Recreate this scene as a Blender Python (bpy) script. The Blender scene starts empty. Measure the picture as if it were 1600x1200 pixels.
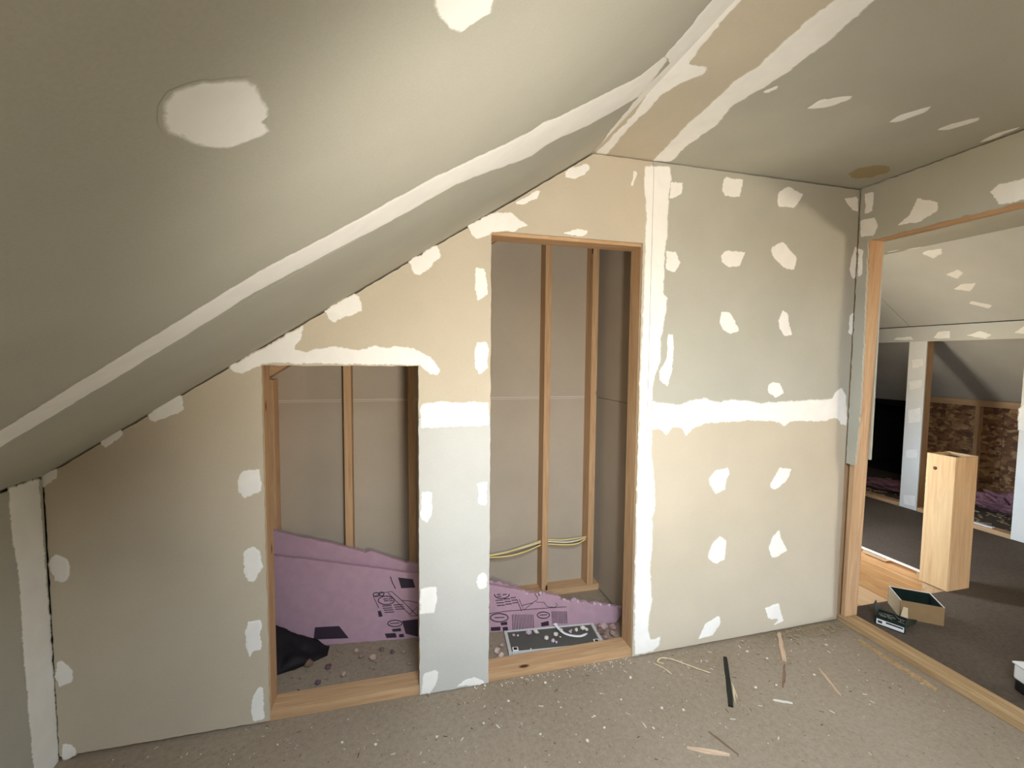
import bpy, bmesh, math, random
from mathutils import Vector, Matrix, noise
from mathutils.geometry import tessellate_polygon

random.seed(7)
scene = bpy.context.scene
COL = scene.collection

# ------------------------------------------------------------------ camera
cam_data = bpy.data.cameras.new('camera')
cam = bpy.data.objects.new('camera', cam_data)
COL.objects.link(cam)
scene.camera = cam
YAW, PITCH, ROLL, FPX = 0.25011, 0.05906, 0.00895, 676.62
fw = Vector((math.sin(YAW)*math.cos(PITCH), math.cos(YAW)*math.cos(PITCH), -math.sin(PITCH)))
r0 = Vector((math.cos(YAW), -math.sin(YAW), 0)); u0 = r0.cross(fw)
rt = math.cos(ROLL)*r0 + math.sin(ROLL)*u0
up = -math.sin(ROLL)*r0 + math.cos(ROLL)*u0
cam.matrix_world = Matrix(((rt.x, up.x, -fw.x, 0.0), (rt.y, up.y, -fw.y, -1.7777), (rt.z, up.z, -fw.z, 1.42), (0, 0, 0, 1)))
cam_data.sensor_fit = 'HORIZONTAL'; cam_data.sensor_width = 36.0
cam_data.lens = FPX/1600*36.0
cam_data.clip_start = 0.02

# ------------------------------------------------------------------ world: overcast sky above, warm ground below
world = bpy.data.worlds.new('sky'); scene.world = world
world.use_nodes = True
nt = world.node_tree; nt.nodes.clear()
wo = nt.nodes.new('ShaderNodeOutputWorld'); bg = nt.nodes.new('ShaderNodeBackground')
tc = nt.nodes.new('ShaderNodeTexCoord'); sx = nt.nodes.new('ShaderNodeSeparateXYZ')
rp = nt.nodes.new('ShaderNodeValToRGB')
rp.color_ramp.elements[0].position = 0.47; rp.color_ramp.elements[0].color = (0.72, 0.64, 0.50, 1)
rp.color_ramp.elements[1].position = 0.53; rp.color_ramp.elements[1].color = (0.76, 0.90, 1.06, 1)
mr = nt.nodes.new('ShaderNodeMapRange')
mr.inputs['From Min'].default_value = -1; mr.inputs['From Max'].default_value = 1
nt.links.new(tc.outputs['Generated'], sx.inputs[0]); nt.links.new(sx.outputs['Z'], mr.inputs['Value'])
nt.links.new(mr.outputs[0], rp.inputs['Fac']); nt.links.new(rp.outputs['Color'], bg.inputs['Color'])
bg.inputs['Strength'].default_value = 53.0
nt.links.new(bg.outputs[0], wo.inputs['Surface'])

# main room window (behind the camera) and stair hall window: rectangles shared with the walls below
YB = -3.30                                   # back gable wall
WIN1 = (-0.05, 0.72, -2.40, -1.62)          # x0,x1,y0,y1: roof window in the slope, behind the viewer
WIN2 = (0.80, 1.32, 0.52, 1.28)              # y0,y1,z0,z1 in the stairwell wall
def portal(name, loc, rot, sx_, sy_):
    l = bpy.data.lights.new(name, 'AREA'); l.shape = 'RECTANGLE'; l.size = sx_; l.size_y = sy_
    l.cycles.is_portal = True
    o = bpy.data.objects.new(name, l); COL.objects.link(o); o.location = loc; o.rotation_euler = rot
    return o
_xc, _yc = (WIN1[0]+WIN1[1])/2, (WIN1[2]+WIN1[3])/2
portal('window_daylight', (_xc, _yc, 1.0126+0.65709*(_xc--1.1699)+0.03), (0, -math.atan(0.65709), 0), (WIN1[1]-WIN1[0])/math.cos(math.atan(0.65709)), WIN1[3]-WIN1[2])
portal('window_daylight', (2.36, (WIN2[0]+WIN2[1])/2, (WIN2[2]+WIN2[3])/2), (0, -math.pi/2, 0), WIN2[3]-WIN2[2], WIN2[1]-WIN2[0])

# added warm fill spot, unseen behind the viewer; its soft cone imitates lens vignetting
LAMP = Vector((0.26, -1.90, 1.28)); AIM = Vector((0.60, 0.0, 1.58))
ld = bpy.data.lights.new('fill_lamp_spot', 'SPOT'); ld.energy = LAMP_W = 120.0; ld.color = (1.0, 0.95, 0.87)
ld.spot_size = math.radians(98); ld.spot_blend = 1.0; ld.shadow_soft_size = 0.07
lamp_light = bpy.data.objects.new('fill_lamp_spot', ld); COL.objects.link(lamp_light)
lamp_light.location = LAMP; lamp_light.rotation_euler = (AIM-LAMP).to_track_quat('-Z', 'Y').to_euler()

vs = scene.view_settings
vs.view_transform = 'Standard'; vs.look = 'None'; vs.gamma = 1.0; vs.use_curve_mapping = False
vs.exposure = 0.12

# ------------------------------------------------------------------ traced outlines, in metres on their own planes
P = {
'far': [[(-1.172,1.02),(-1.13,1.035),(-1.129,1.004),(-1.171,0.974)],[(-1.002,1.128),(-0.942,1.164),(-0.939,1.142),(-0.968,1.114),(-0.991,1.095),(-1.001,1.111)],[(-0.865,1.214),(-0.768,1.282),(-0.756,1.275),(-0.75,1.225),(-0.778,1.209),(-0.843,1.184),(-0.861,1.196)],[(-0.57,0.997),(-0.512,1.004),(-0.51,0.914),(-0.538,0.903),(-0.571,0.889),(-0.591,0.919),(-0.592,0.962)],[(-0.576,0.692),(-0.543,0.71),(-0.52,0.688),(-0.512,0.623),(-0.546,0.565),(-0.568,0.572),(-0.58,0.618)],[(-1.164,0.728),(-1.149,0.744),(-1.106,0.722),(-1.108,0.666),(-1.124,0.636),(-1.154,0.646),(-1.164,0.686)],[(-0.567,0.42),(-0.524,0.416),(-0.526,0.298),(-0.553,0.297),(-0.568,0.274),(-0.576,0.313),(-0.581,0.377)],[(-0.541,0.155),(-0.521,0.151),(-0.519,0.021),(-0.559,0.019),(-0.567,0.06),(-0.559,0.115)],[(-1.161,0.358),(-1.143,0.362),(-1.117,0.325),(-1.119,0.281),(-1.156,0.269),(-1.164,0.296)],[(-1.159,0.064),(-1.134,0.061),(-1.116,0.029),(-1.121,0.006),(-1.151,0.001),(-1.161,0.011)],[(-0.286,1.595),(-0.17,1.665),(-0.157,1.656),(-0.143,1.6),(-0.206,1.569),(-0.252,1.548),(-0.268,1.567)],[(0.024,1.796),(0.143,1.871),(0.158,1.827),(0.113,1.774),(0.07,1.744),(0.041,1.759),(0.033,1.786)],[(-0.606,1.381),(-0.353,1.54),(-0.357,1.485),(-0.386,1.449),(-0.344,1.44),(-0.254,1.463),(-0.161,1.449),(-0.114,1.467),(-0.042,1.459),(-0.03,1.471),(0.044,1.46),(0.112,1.427),(0.158,1.371),(0.145,1.345),(0.107,1.352),(0.069,1.388),(-0.499,1.391),(-0.506,1.381),(-0.561,1.353),(-0.592,1.357)],[(0.261,1.956),(0.38,2.02),(0.448,2.021),(0.514,1.977),(0.462,1.947),(0.367,1.939),(0.354,1.923),(0.301,1.906),(0.274,1.924)],[(0.464,2.064),(0.557,2.125),(0.569,2.124),(0.558,2.091),(0.502,2.062)],[(0.682,2.215),(0.71,2.234),(0.781,2.258),(0.79,2.241),(0.764,2.208),(0.723,2.188),(0.682,2.189)],[(0.674,1.958),(0.733,1.976),(0.787,1.975),(0.781,1.956),(0.733,1.949)],[(0.987,2.189),(0.999,2.229),(1.001,2.254),(1.02,2.253),(1.012,2.219),(0.997,2.187)],[(0.298,1.79),(0.336,1.787),(0.35,1.709),(0.347,1.678),(0.302,1.655),(0.291,1.719)],[(0.3,1.487),(0.337,1.493),(0.354,1.472),(0.349,1.376),(0.311,1.347),(0.292,1.376),(0.292,1.44)],[(0.071,1.228),(0.158,1.248),(0.223,1.239),(0.355,1.237),(0.356,1.137),(0.263,1.134),(0.184,1.134),(0.073,1.132)],[(0.077,0.873),(0.121,0.87),(0.121,0.784),(0.1,0.74),(0.072,0.756)],[(0.305,0.893),(0.349,0.896),(0.349,0.794),(0.313,0.802)],[(0.068,0.464),(0.139,0.469),(0.139,0.406),(0.128,0.352),(0.068,0.355)],[(0.307,0.491),(0.34,0.507),(0.351,0.485),(0.349,0.435),(0.321,0.43),(0.301,0.458)],[(0.069,0.007),(0.083,0.097),(0.13,0.106),(0.146,0.086),(0.136,0.042),(0.109,0.005)],[(0.22,0.013),(0.255,0.038),(0.3,0.041),(0.342,0.013),(0.342,0.004)],[(1.051,2.284),(1.047,2.203),(1.066,2.09),(1.065,1.941),(1.064,1.634),(1.059,1.367),(1.058,1.19),(1.059,0.791),(1.06,0.173),(1.065,0.008),(1.168,0.01),(1.202,0.033),(1.211,0.087),(1.155,0.073),(1.139,0.162),(1.16,0.263),(1.144,0.422),(1.151,0.556),(1.147,0.662),(1.162,0.731),(1.15,0.886),(1.13,0.999),(1.134,1.092),(1.128,1.263),(1.133,1.331),(1.167,1.411),(1.166,1.529),(1.189,1.639),(1.194,1.715),(1.173,1.717),(1.173,1.92),(1.184,1.981),(1.181,1.998),(1.185,2.147),(1.195,2.236),(1.187,2.3)],[(1.196,1.539),(1.23,1.54),(1.231,1.427),(1.226,1.367),(1.205,1.292),(1.166,1.322),(1.155,1.367),(1.193,1.426)],[(1.186,2.226),(1.252,2.231),(1.251,2.179),(1.185,2.15)],[(1.173,1.917),(1.227,1.918),(1.252,1.867),(1.224,1.819),(1.176,1.831)],[(1.122,1.233),(1.266,1.21),(1.335,1.23),(1.405,1.244),(1.478,1.222),(1.588,1.232),(1.741,1.214),(1.938,1.221),(2.187,1.227),(2.206,1.267),(2.247,1.284),(2.286,1.233),(2.297,1.079),(2.248,1.08),(2.229,1.115),(2.173,1.116),(2.153,1.1),(1.925,1.106),(1.886,1.081),(1.857,1.105),(1.669,1.12),(1.411,1.111),(1.361,1.097),(1.313,1.056),(1.28,1.094),(1.235,1.101),(1.206,1.057),(1.174,1.091),(1.127,1.095)],[(1.468,2.268),(1.485,2.279),(1.579,2.28),(1.568,2.196),(1.482,2.19),(1.463,2.221)],[(1.786,2.239),(1.837,2.278),(1.941,2.245),(1.886,2.172),(1.79,2.172),(1.777,2.198)],[(2.197,2.251),(2.272,2.268),(2.29,2.26),(2.295,2.196),(2.261,2.193),(2.22,2.225)],[(1.47,1.914),(1.493,1.939),(1.613,1.944),(1.576,1.872),(1.519,1.863),(1.471,1.887)],[(1.755,1.96),(1.762,1.979),(1.825,2.012),(1.92,1.931),(1.904,1.873),(1.849,1.873),(1.776,1.921)],[(2.265,1.95),(2.286,2.017),(2.299,2.014),(2.302,1.857),(2.286,1.843),(2.256,1.893)],[(1.473,1.6),(1.481,1.652),(1.532,1.654),(1.591,1.566),(1.544,1.544),(1.499,1.564)],[(1.82,1.623),(1.844,1.677),(1.877,1.653),(1.907,1.552),(1.86,1.541),(1.826,1.588)],[(2.271,1.57),(2.277,1.66),(2.298,1.674),(2.302,1.554)],[(1.768,1.294),(1.798,1.313),(1.845,1.313),(1.876,1.254),(1.822,1.232),(1.777,1.262)],[(1.45,0.846),(1.482,0.882),(1.555,0.894),(1.568,0.861),(1.545,0.783),(1.487,0.764),(1.451,0.821)],[(1.814,0.791),(1.865,0.877),(1.947,0.866),(1.933,0.817),(1.852,0.759),(1.815,0.774)],[(1.456,0.442),(1.482,0.523),(1.526,0.552),(1.565,0.522),(1.561,0.424),(1.502,0.408)],[(1.82,0.456),(1.845,0.521),(1.883,0.548),(1.907,0.495),(1.943,0.434),(1.891,0.405),(1.843,0.4)],[(1.417,0.035),(1.462,0.114),(1.536,0.14),(1.553,0.101),(1.503,0.041)],[(1.817,0.141),(1.905,0.156),(1.925,0.091),(1.944,0.053),(1.875,0.039),(1.906,0.069),(1.84,0.079)]],
'slope': [[(-0.2,-1.325),(-0.169,-1.318),(-0.17,-1.311),(-0.141,-1.294),(-0.138,-1.223),(-0.15,-1.224),(-0.142,-1.194),(-0.192,-1.199),(-0.205,-1.224),(-0.219,-1.267),(-0.215,-1.289)],[(0.031,-1.292),(0.04,-1.254),(0.06,-1.219),(0.079,-1.199),(0.088,-1.216),(0.118,-1.209),(0.112,-1.245),(0.065,-1.285)],[(-0.818,-0.682),(-0.539,-0.729),(-0.288,-0.775),(-0.089,-0.758),(0.077,-0.756),(0.32,-0.697),(0.343,-0.719),(0.389,-0.695),(0.645,-0.655),(0.688,-0.709),(0.735,-0.655),(0.764,-0.451),(0.585,-0.45),(0.437,-0.508),(0.389,-0.468),(0.155,-0.606),(-0.025,-0.612),(-0.325,-0.652),(-0.606,-0.6),(-0.904,-0.569)],[(0.829,0.041),(0.78,-0.19),(0.748,-0.529),(0.765,-0.61),(0.688,-0.709),(0.688,-0.802),(0.681,-0.895),(0.687,-0.943),(0.829,-0.86),(0.829,-0.813),(0.829,-0.561),(0.829,-0.259)]],
'flat': [[(0.817,0.009),(0.822,-0.309),(0.774,-0.583),(0.774,-0.823),(0.774,-0.862),(0.823,-0.858),(0.819,-0.826),(0.829,-0.703),(0.841,-0.59),(0.903,-0.598),(0.925,-0.57),(0.883,-0.517),(0.858,-0.452),(0.86,-0.332),(0.852,-0.222),(0.873,0.006)],[(1.094,0.008),(1.049,-0.309),(1.041,-0.468),(1.03,-0.557),(1.047,-0.631),(1.029,-0.799),(1.037,-0.884),(1.034,-0.931),(1.136,-0.958),(1.14,-0.912),(1.16,-0.769),(1.161,-0.622),(1.151,-0.545),(1.131,-0.442),(1.166,-0.317),(1.158,-0.161),(1.186,-0.01)],[(1.389,-0.492),(1.384,-0.554),(1.471,-0.6),(1.488,-0.582),(1.458,-0.523)],[(1.765,-0.504),(1.744,-0.543),(1.79,-0.63),(1.816,-0.6),(1.799,-0.522)],[(1.991,-0.514),(1.992,-0.562),(2.037,-0.623),(2.065,-0.604),(2.038,-0.527)],[(2.265,-0.487),(2.241,-0.558),(2.265,-0.618),(2.278,-0.603),(2.284,-0.492)],[(1.161,-0.537),(1.186,-0.586),(1.2,-0.562),(1.19,-0.534)]],
'stain': [[(2.055,-0.118),(2.038,-0.185),(2.092,-0.235),(2.167,-0.242),(2.228,-0.189),(2.21,-0.116),(2.151,-0.084)]],
'right': [[(-0.185,2.072),(-0.232,2.099),(-0.265,2.173),(-0.346,2.125),(-0.343,2.087),(-0.276,2.06)],[(-0.517,2.107),(-0.545,2.127),(-0.618,2.123),(-0.662,2.111),(-0.657,2.038),(-0.55,2.041)],[(-0.008,2.146),(-0.083,2.145),(-0.098,2.097),(-0.082,2.051),(-0.016,2.059)],[(-0.023,2.279),(-0.07,2.268),(-0.069,2.175),(-0.032,2.174)],[(-0.006,2.006),(-0.033,1.993),(-0.033,1.864),(-0.011,1.861)]],
'knee': [[(-0.134,1.011),(-0.015,1.009),(-0.003,0.521),(0.003,0.024),(-0.005,-0.091),(-0.107,0.012),(-0.106,0.099),(-0.112,0.3),(-0.117,0.474),(-0.117,0.725),(-0.134,0.875)]],
'hallknee': [[(1.479,1.638),(1.456,1.656),(1.323,1.663),(1.305,1.631)],[(1.146,1.643),(1.11,1.699),(1.02,1.7),(1.021,1.632)],[(0.904,1.654),(0.812,1.688),(0.736,1.651),(0.775,1.621)],[(0.604,1.66),(0.548,1.707),(0.46,1.711),(0.456,1.632)],[(1.311,1.442),(1.212,1.454),(1.202,1.383),(1.301,1.35)],[(1.321,1.232),(1.206,1.262),(1.207,1.178),(1.311,1.146)],[(1.317,0.959),(1.207,0.997),(1.194,0.853),(1.304,0.824)],[(1.317,0.565),(1.206,0.606),(1.206,0.508),(1.307,0.485)],[(1.309,0.13),(1.202,0.151),(1.201,0.039),(1.298,0.031)],[(0.544,1.05),(0.514,1.104),(0.443,1.111),(0.43,0.865),(0.538,0.887)]],
'hallslope': [[(3.836,0.944),(3.816,0.921),(3.834,0.849),(3.848,0.867)],[(3.889,0.848),(3.879,0.815),(3.898,0.739),(3.916,0.767)],[(3.965,0.783),(3.949,0.727),(3.957,0.641),(4.001,0.666),(4.032,0.742)],[(4.201,0.758),(4.171,0.663),(4.21,0.644),(4.262,0.712)],[(4.359,0.79),(4.317,0.717),(4.324,0.626),(4.399,0.704)],[(4.523,0.781),(4.499,0.748),(4.567,0.651),(4.597,0.693)]],
'foam1': [(-0.021,0.453),(-0.003,0.449),(0.16,0.423),(0.343,0.388),(0.529,0.353),(0.693,0.321),(0.848,0.293),(1.062,0.245),(1.146,0.227),(1.24,0.205),(1.244,0.191),(1.302,0.191),(1.322,0.166),(1.332,0.186),(1.429,0.166),(1.439,0.146),(1.467,0.14),(1.47,0.13),(1.502,0.132),(1.512,0.144),(1.53,0.14),(1.537,0.126),(1.576,0.127),(1.607,0.111),(1.643,0.116),(1.657,0.101),(1.693,0.102),(1.728,0.093),(1.779,0.08),(1.786,0.056),(1.764,0.03),(1.742,0.007)],
'foam2': [(-0.054,0.566),(-0.03,0.558),(0.115,0.514),(0.146,0.509),(0.332,0.456),(0.414,0.429),(0.426,0.422),(0.452,0.431),(0.618,0.367),(0.631,0.36),(0.651,0.362),(0.69,0.347),(0.847,0.295),(1.055,0.244),(1.075,0.246),(1.092,0.232),(1.116,0.24),(1.14,0.222),(1.157,0.224),(1.185,0.203),(1.205,0.208),(1.236,0.186),(1.306,0.155)],
'print': {'ovals':[[(0.58,0.197),(0.578,0.19),(0.571,0.184),(0.562,0.18),(0.55,0.178),(0.537,0.179),(0.525,0.181),(0.514,0.186),(0.506,0.191),(0.502,0.198),(0.502,0.205),(0.506,0.211),(0.514,0.216),(0.525,0.219),(0.537,0.22),(0.55,0.219),(0.562,0.215),(0.571,0.21),(0.578,0.203),(0.58,0.197)],[(0.618,0.079),(0.616,0.074),(0.611,0.07),(0.602,0.067),(0.592,0.066),(0.581,0.066),(0.57,0.068),(0.56,0.072),(0.553,0.076),(0.549,0.081),(0.549,0.087),(0.553,0.091),(0.56,0.095),(0.569,0.097),(0.58,0.098),(0.592,0.097),(0.602,0.094),(0.611,0.09),(0.616,0.085),(0.618,0.079)],[(1.163,0.193),(1.164,0.189),(1.163,0.186),(1.161,0.182),(1.158,0.179),(1.154,0.177),(1.148,0.174),(1.142,0.173),(1.136,0.172),(1.129,0.172),(1.122,0.172),(1.115,0.173),(1.108,0.175),(1.102,0.177),(1.097,0.18),(1.093,0.183),(1.09,0.187),(1.088,0.19),(1.087,0.194),(1.087,0.197)],[(1.159,0.071),(1.156,0.064),(1.149,0.059),(1.137,0.055),(1.123,0.053),(1.108,0.053),(1.093,0.056),(1.08,0.061),(1.071,0.067),(1.066,0.074),(1.066,0.081),(1.071,0.087),(1.08,0.092),(1.093,0.095),(1.108,0.096),(1.123,0.094),(1.137,0.09),(1.149,0.085),(1.156,0.078),(1.159,0.071)],[(1.378,0.069),(1.376,0.064),(1.371,0.06),(1.363,0.056),(1.354,0.055),(1.343,0.055),(1.332,0.057),(1.323,0.061),(1.317,0.066),(1.313,0.071),(1.313,0.077),(1.317,0.081),(1.324,0.085),(1.333,0.088),(1.343,0.088),(1.354,0.087),(1.363,0.084),(1.371,0.08),(1.377,0.075),(1.378,0.069)],[(0.507,0.23),(0.507,0.227),(0.504,0.224),(0.5,0.222),(0.496,0.221),(0.491,0.221),(0.486,0.222),(0.481,0.224),(0.478,0.227),(0.477,0.23),(0.477,0.233),(0.478,0.236),(0.481,0.238),(0.486,0.24),(0.491,0.24),(0.496,0.24),(0.5,0.238),(0.504,0.236),(0.507,0.233),(0.507,0.23)],[(0.529,0.232),(0.529,0.228),(0.527,0.226),(0.524,0.224),(0.52,0.223),(0.516,0.223),(0.512,0.224),(0.508,0.226),(0.506,0.228),(0.505,0.231),(0.504,0.235),(0.506,0.238),(0.508,0.24),(0.512,0.241),(0.516,0.242),(0.52,0.241),(0.524,0.24),(0.527,0.238),(0.529,0.235),(0.529,0.232)]],'lines':[[(0.476,0.219),(0.52,0.238),(0.567,0.242),(0.624,0.187),(0.694,0.112)],[(0.548,0.237),(0.656,0.121)],[(0.618,0.194),(0.656,0.189),(0.697,0.176)],[(0.656,0.121),(0.694,0.157),(0.697,0.112),(0.656,0.115)],[(0.48,0.216),(0.505,0.163)],[(1.055,0.098),(1.145,0.105),(1.315,0.107),(1.47,0.107)],[(1.203,0.164),(1.23,0.099)],[(1.216,0.163),(1.24,0.105),(1.308,0.151)],[(1.23,0.129),(1.288,0.139)],[(1.298,0.188),(1.315,0.163),(1.308,0.141),(1.349,0.138),(1.366,0.114),(1.404,0.108),(1.422,0.117),(1.411,0.131)]],'hatch':[[(1.18,0.086),(1.183,0.007)],[(1.188,0.086),(1.191,0.006)],[(1.197,0.085),(1.2,0.006)],[(1.205,0.084),(1.208,0.005)],[(1.214,0.084),(1.217,0.004)],[(1.222,0.083),(1.225,0.004)],[(1.23,0.083),(1.234,0.003)],[(1.239,0.082),(1.242,0.003)],[(1.247,0.082),(1.251,0.002)],[(1.256,0.081),(1.259,0.001)],[(1.264,0.08),(1.268,0.001)],[(1.273,0.08),(1.276,0.0)],[(1.281,0.079),(1.285,-0.0)],[(1.29,0.079),(1.293,-0.001)],[(1.391,0.089),(1.394,0.025)],[(1.398,0.088),(1.401,0.025)],[(1.405,0.088),(1.408,0.024)],[(1.412,0.087),(1.415,0.024)],[(1.419,0.087),(1.422,0.023)],[(1.427,0.086),(1.43,0.023)],[(1.434,0.086),(1.437,0.022)],[(1.441,0.085),(1.444,0.021)],[(1.448,0.085),(1.451,0.021)],[(1.456,0.084),(1.459,0.02)],[(1.463,0.084),(1.466,0.02)],[(1.47,0.083),(1.473,0.019)]],'blocks':[[(0.598,0.31),(0.671,0.297),(0.684,0.254),(0.614,0.255)],[(0.618,0.092),(0.7,0.096),(0.701,0.006),(0.637,0.027)],[(0.534,0.035),(0.587,0.034),(0.593,0.011),(0.543,0.012)],[(0.603,0.026),(0.625,0.028),(0.631,0.011),(0.606,0.01)],[(1.068,0.028),(1.118,0.028),(1.118,0.008),(1.068,0.009)],[(1.128,0.024),(1.155,0.025),(1.159,0.005),(1.132,0.004)],[(0.499,0.148),(0.514,0.15),(0.524,0.121),(0.505,0.119)],[(1.332,0.033),(1.373,0.04),(1.376,0.016),(1.335,0.013)],[(0.568,0.054),(0.612,0.057),(0.615,0.041),(0.574,0.041)],[(1.118,0.048),(1.152,0.052),(1.155,0.035),(1.122,0.034)],[(0.2,0.09),(0.314,0.088),(0.361,0.025),(0.194,0.031)]],'text':[[(0.52,0.172),(0.567,0.171)],[(0.524,0.161),(0.571,0.16)],[(0.529,0.151),(0.576,0.15)],[(0.533,0.14),(0.58,0.139)],[(0.577,0.174),(0.624,0.173)],[(0.581,0.163),(0.628,0.162)],[(0.585,0.152),(0.632,0.151)],[(1.092,0.164),(1.132,0.164)],[(1.096,0.151),(1.136,0.15)],[(1.1,0.137),(1.141,0.137)],[(1.135,0.168),(1.169,0.168)],[(1.14,0.155),(1.173,0.154)],[(1.144,0.141),(1.178,0.141)],[(1.172,0.172),(1.199,0.173)],[(1.177,0.159),(1.204,0.159)],[(1.181,0.145),(1.208,0.146)],[(0.526,0.206),(0.548,0.207)],[(0.53,0.197),(0.552,0.197)],[(0.551,0.205),(0.57,0.205)],[(0.556,0.195),(0.574,0.196)],[(0.561,0.083),(0.605,0.082)],[(1.088,0.076),(1.139,0.074)],[(1.325,0.073),(1.366,0.072)],[(1.099,0.193),(1.119,0.194)],[(1.103,0.183),(1.123,0.184)],[(1.129,0.191),(1.152,0.192)],[(0.56,0.316),(0.57,0.286),(0.586,0.254)],[(1.052,0.16),(1.058,0.127)]]},
'foamframe': [[-0.62,0.47,0.0],[0.993,-0.119,0.0],[0.01,0.087,0.996],[0.119,0.993,0.0]],
}

# ------------------------------------------------------------------ dimensions
M = 0.65709; HC = 2.3095; XR = 2.3005; XL = -1.1699; ZK = 1.0126; XP = 0.8037
X2 = 4.745; ZH = 1.76; DW = 0.0127
XO = 5.885; ZO = ZH-M*(XO-X2)
def zs(x): return ZK+M*(x-XL)
def zs2(x): return ZH-M*(x-X2)

# ------------------------------------------------------------------ materials
def s2l(c):
    return tuple(((v/255)/12.92 if v/255 <= 0.04045 else ((v/255+0.055)/1.055)**2.4) for v in c)
def newmat(name):
    m = bpy.data.materials.new(name); m.use_nodes = True
    n = m.node_tree.nodes; n.clear()
    o = n.new('ShaderNodeOutputMaterial'); b = n.new('ShaderNodeBsdfPrincipled')
    m.node_tree.links.new(b.outputs[0], o.inputs['Surface'])
    return m, n, m.node_tree.links, b, o
def coords(n, l, scale=(1, 1, 1), rnd=True):
    t = n.new('ShaderNodeTexCoord'); mp = n.new('ShaderNodeMapping'); mp.inputs['Scale'].default_value = scale
    l.new(t.outputs['Object'], mp.inputs['Vector'])
    if rnd:
        oi = n.new('ShaderNodeObjectInfo'); mu = n.new('ShaderNodeMath'); mu.operation = 'MULTIPLY'; mu.inputs[1].default_value = 37.0
        l.new(oi.outputs['Random'], mu.inputs[0])
        cb = n.new('ShaderNodeCombineXYZ')
        for i in range(3): l.new(mu.outputs[0], cb.inputs[i])
        l.new(cb.outputs[0], mp.inputs['Location'])
    return mp.outputs[0]
def tex(n, l, v, scale, detail=3, rough=0.55, dist=0):
    t = n.new('ShaderNodeTexNoise'); t.inputs['Scale'].default_value = scale; t.inputs['Detail'].default_value = detail
    t.inputs['Roughness'].default_value = rough; t.inputs['Distortion'].default_value = dist
    l.new(v, t.inputs['Vector']); return t.outputs['Fac']
def ramp(n, l, f, stops):
    r = n.new('ShaderNodeValToRGB'); e = r.color_ramp.elements
    while len(e) < len(stops): e.new(0.5)
    for i, (p, c) in enumerate(stops):
        e[i].position = p; e[i].color = tuple(c)+((1,) if len(c) == 3 else ())
    l.new(f, r.inputs['Fac']); return r.outputs['Color']
def bump(n, l, b, h, strength, dist):
    k = n.new('ShaderNodeBump'); k.inputs['Strength'].default_value = strength; k.inputs['Distance'].default_value = dist
    l.new(h, k.inputs['Height']); l.new(k.outputs[0], b.inputs['Normal'])
def sc(c, f): return tuple(min(1, x*f) for x in c)
def mixc(n, l, f, a, bcol, mode='MIX'):
    x = n.new('ShaderNodeMix'); x.data_type = 'RGBA'; x.blend_type = mode
    if isinstance(f, float): x.inputs[0].default_value = f
    else: l.new(f, x.inputs[0])
    for i, c in ((6, a), (7, bcol)):
        if isinstance(c, tuple): x.inputs[i].default_value = c[:3]+(1,)
        else: l.new(c, x.inputs[i])
    return x.outputs[2]

def drywall(name, rgb, var=0.05):
    m, n, l, b, o = newmat(name); c = s2l(rgb); v = coords(n, l)
    f1 = tex(n, l, v, 3.0, 4); f2 = tex(n, l, v, 260, 2)
    c1 = ramp(n, l, f1, [(0.3, sc(c, 1-var)), (0.7, sc(c, 1+var))])
    c2 = ramp(n, l, f2, [(0.3, (0.94, 0.94, 0.94)), (0.7, (1, 1, 1))])
    l.new(mixc(n, l, 1.0, c1, c2, 'MULTIPLY'), b.inputs['Base Color'])
    b.inputs['Roughness'].default_value = 0.85; b.inputs['Specular IOR Level'].default_value = 0.2
    bump(n, l, b, f2, 0.15, 0.001)
    return m
def mud(name, rgb, paper, zones=()):
    """compound; its thin scraped rim lets the paper colour through. zones: (x0, x1, z0, z1, colour) other sheets under the same smear"""
    m, n, l, b, o = newmat(name); c = s2l(rgb); v = coords(n, l, (1, 1, 1), rnd=False)
    f1 = tex(n, l, v, 9.0, 5, 0.6, 0.6); f2 = tex(n, l, v, 70, 3, 0.6, 1.2)
    body = ramp(n, l, f1, [(0.3, sc(c, 0.93)), (0.65, c)])
    base = s2l(paper)
    if zones:
        sp = n.new('ShaderNodeSeparateXYZ'); l.new(v, sp.inputs[0])
        for x0, x1, z0, z1, col in zones:
            f = None
            for out, op, val in (('X', 'GREATER_THAN', x0), ('X', 'LESS_THAN', x1), ('Z', 'GREATER_THAN', z0), ('Z', 'LESS_THAN', z1)):
                k = n.new('ShaderNodeMath'); k.operation = op; l.new(sp.outputs[out], k.inputs[0]); k.inputs[1].default_value = val
                if f is None: f = k.outputs[0]
                else:
                    g_ = n.new('ShaderNodeMath'); g_.operation = 'MULTIPLY'; l.new(f, g_.inputs[0]); l.new(k.outputs[0], g_.inputs[1]); f = g_.outputs[0]
            base = mixc(n, l, f, base, s2l(col))
    at = n.new('ShaderNodeAttribute'); at.attribute_name = 'feather'
    nz = tex(n, l, v, 75, 5, 0.75, 0.8)
    a1 = n.new('ShaderNodeMath'); a1.operation = 'MULTIPLY_ADD'; a1.inputs[1].default_value = 2.0; l.new(at.outputs['Fac'], a1.inputs[0]); l.new(nz, a1.inputs[2])
    a2 = n.new('ShaderNodeMapRange'); a2.inputs['From Min'].default_value = 0.75; a2.inputs['From Max'].default_value = 1.25; a2.clamp = True
    l.new(a1.outputs[0], a2.inputs['Value'])
    l.new(mixc(n, l, a2.outputs[0], base, body), b.inputs['Base Color'])
    b.inputs['Roughness'].default_value = 0.8; b.inputs['Specular IOR Level'].default_value = 0.2
    bump(n, l, b, f2, 0.12, 0.002)
    return m
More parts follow.
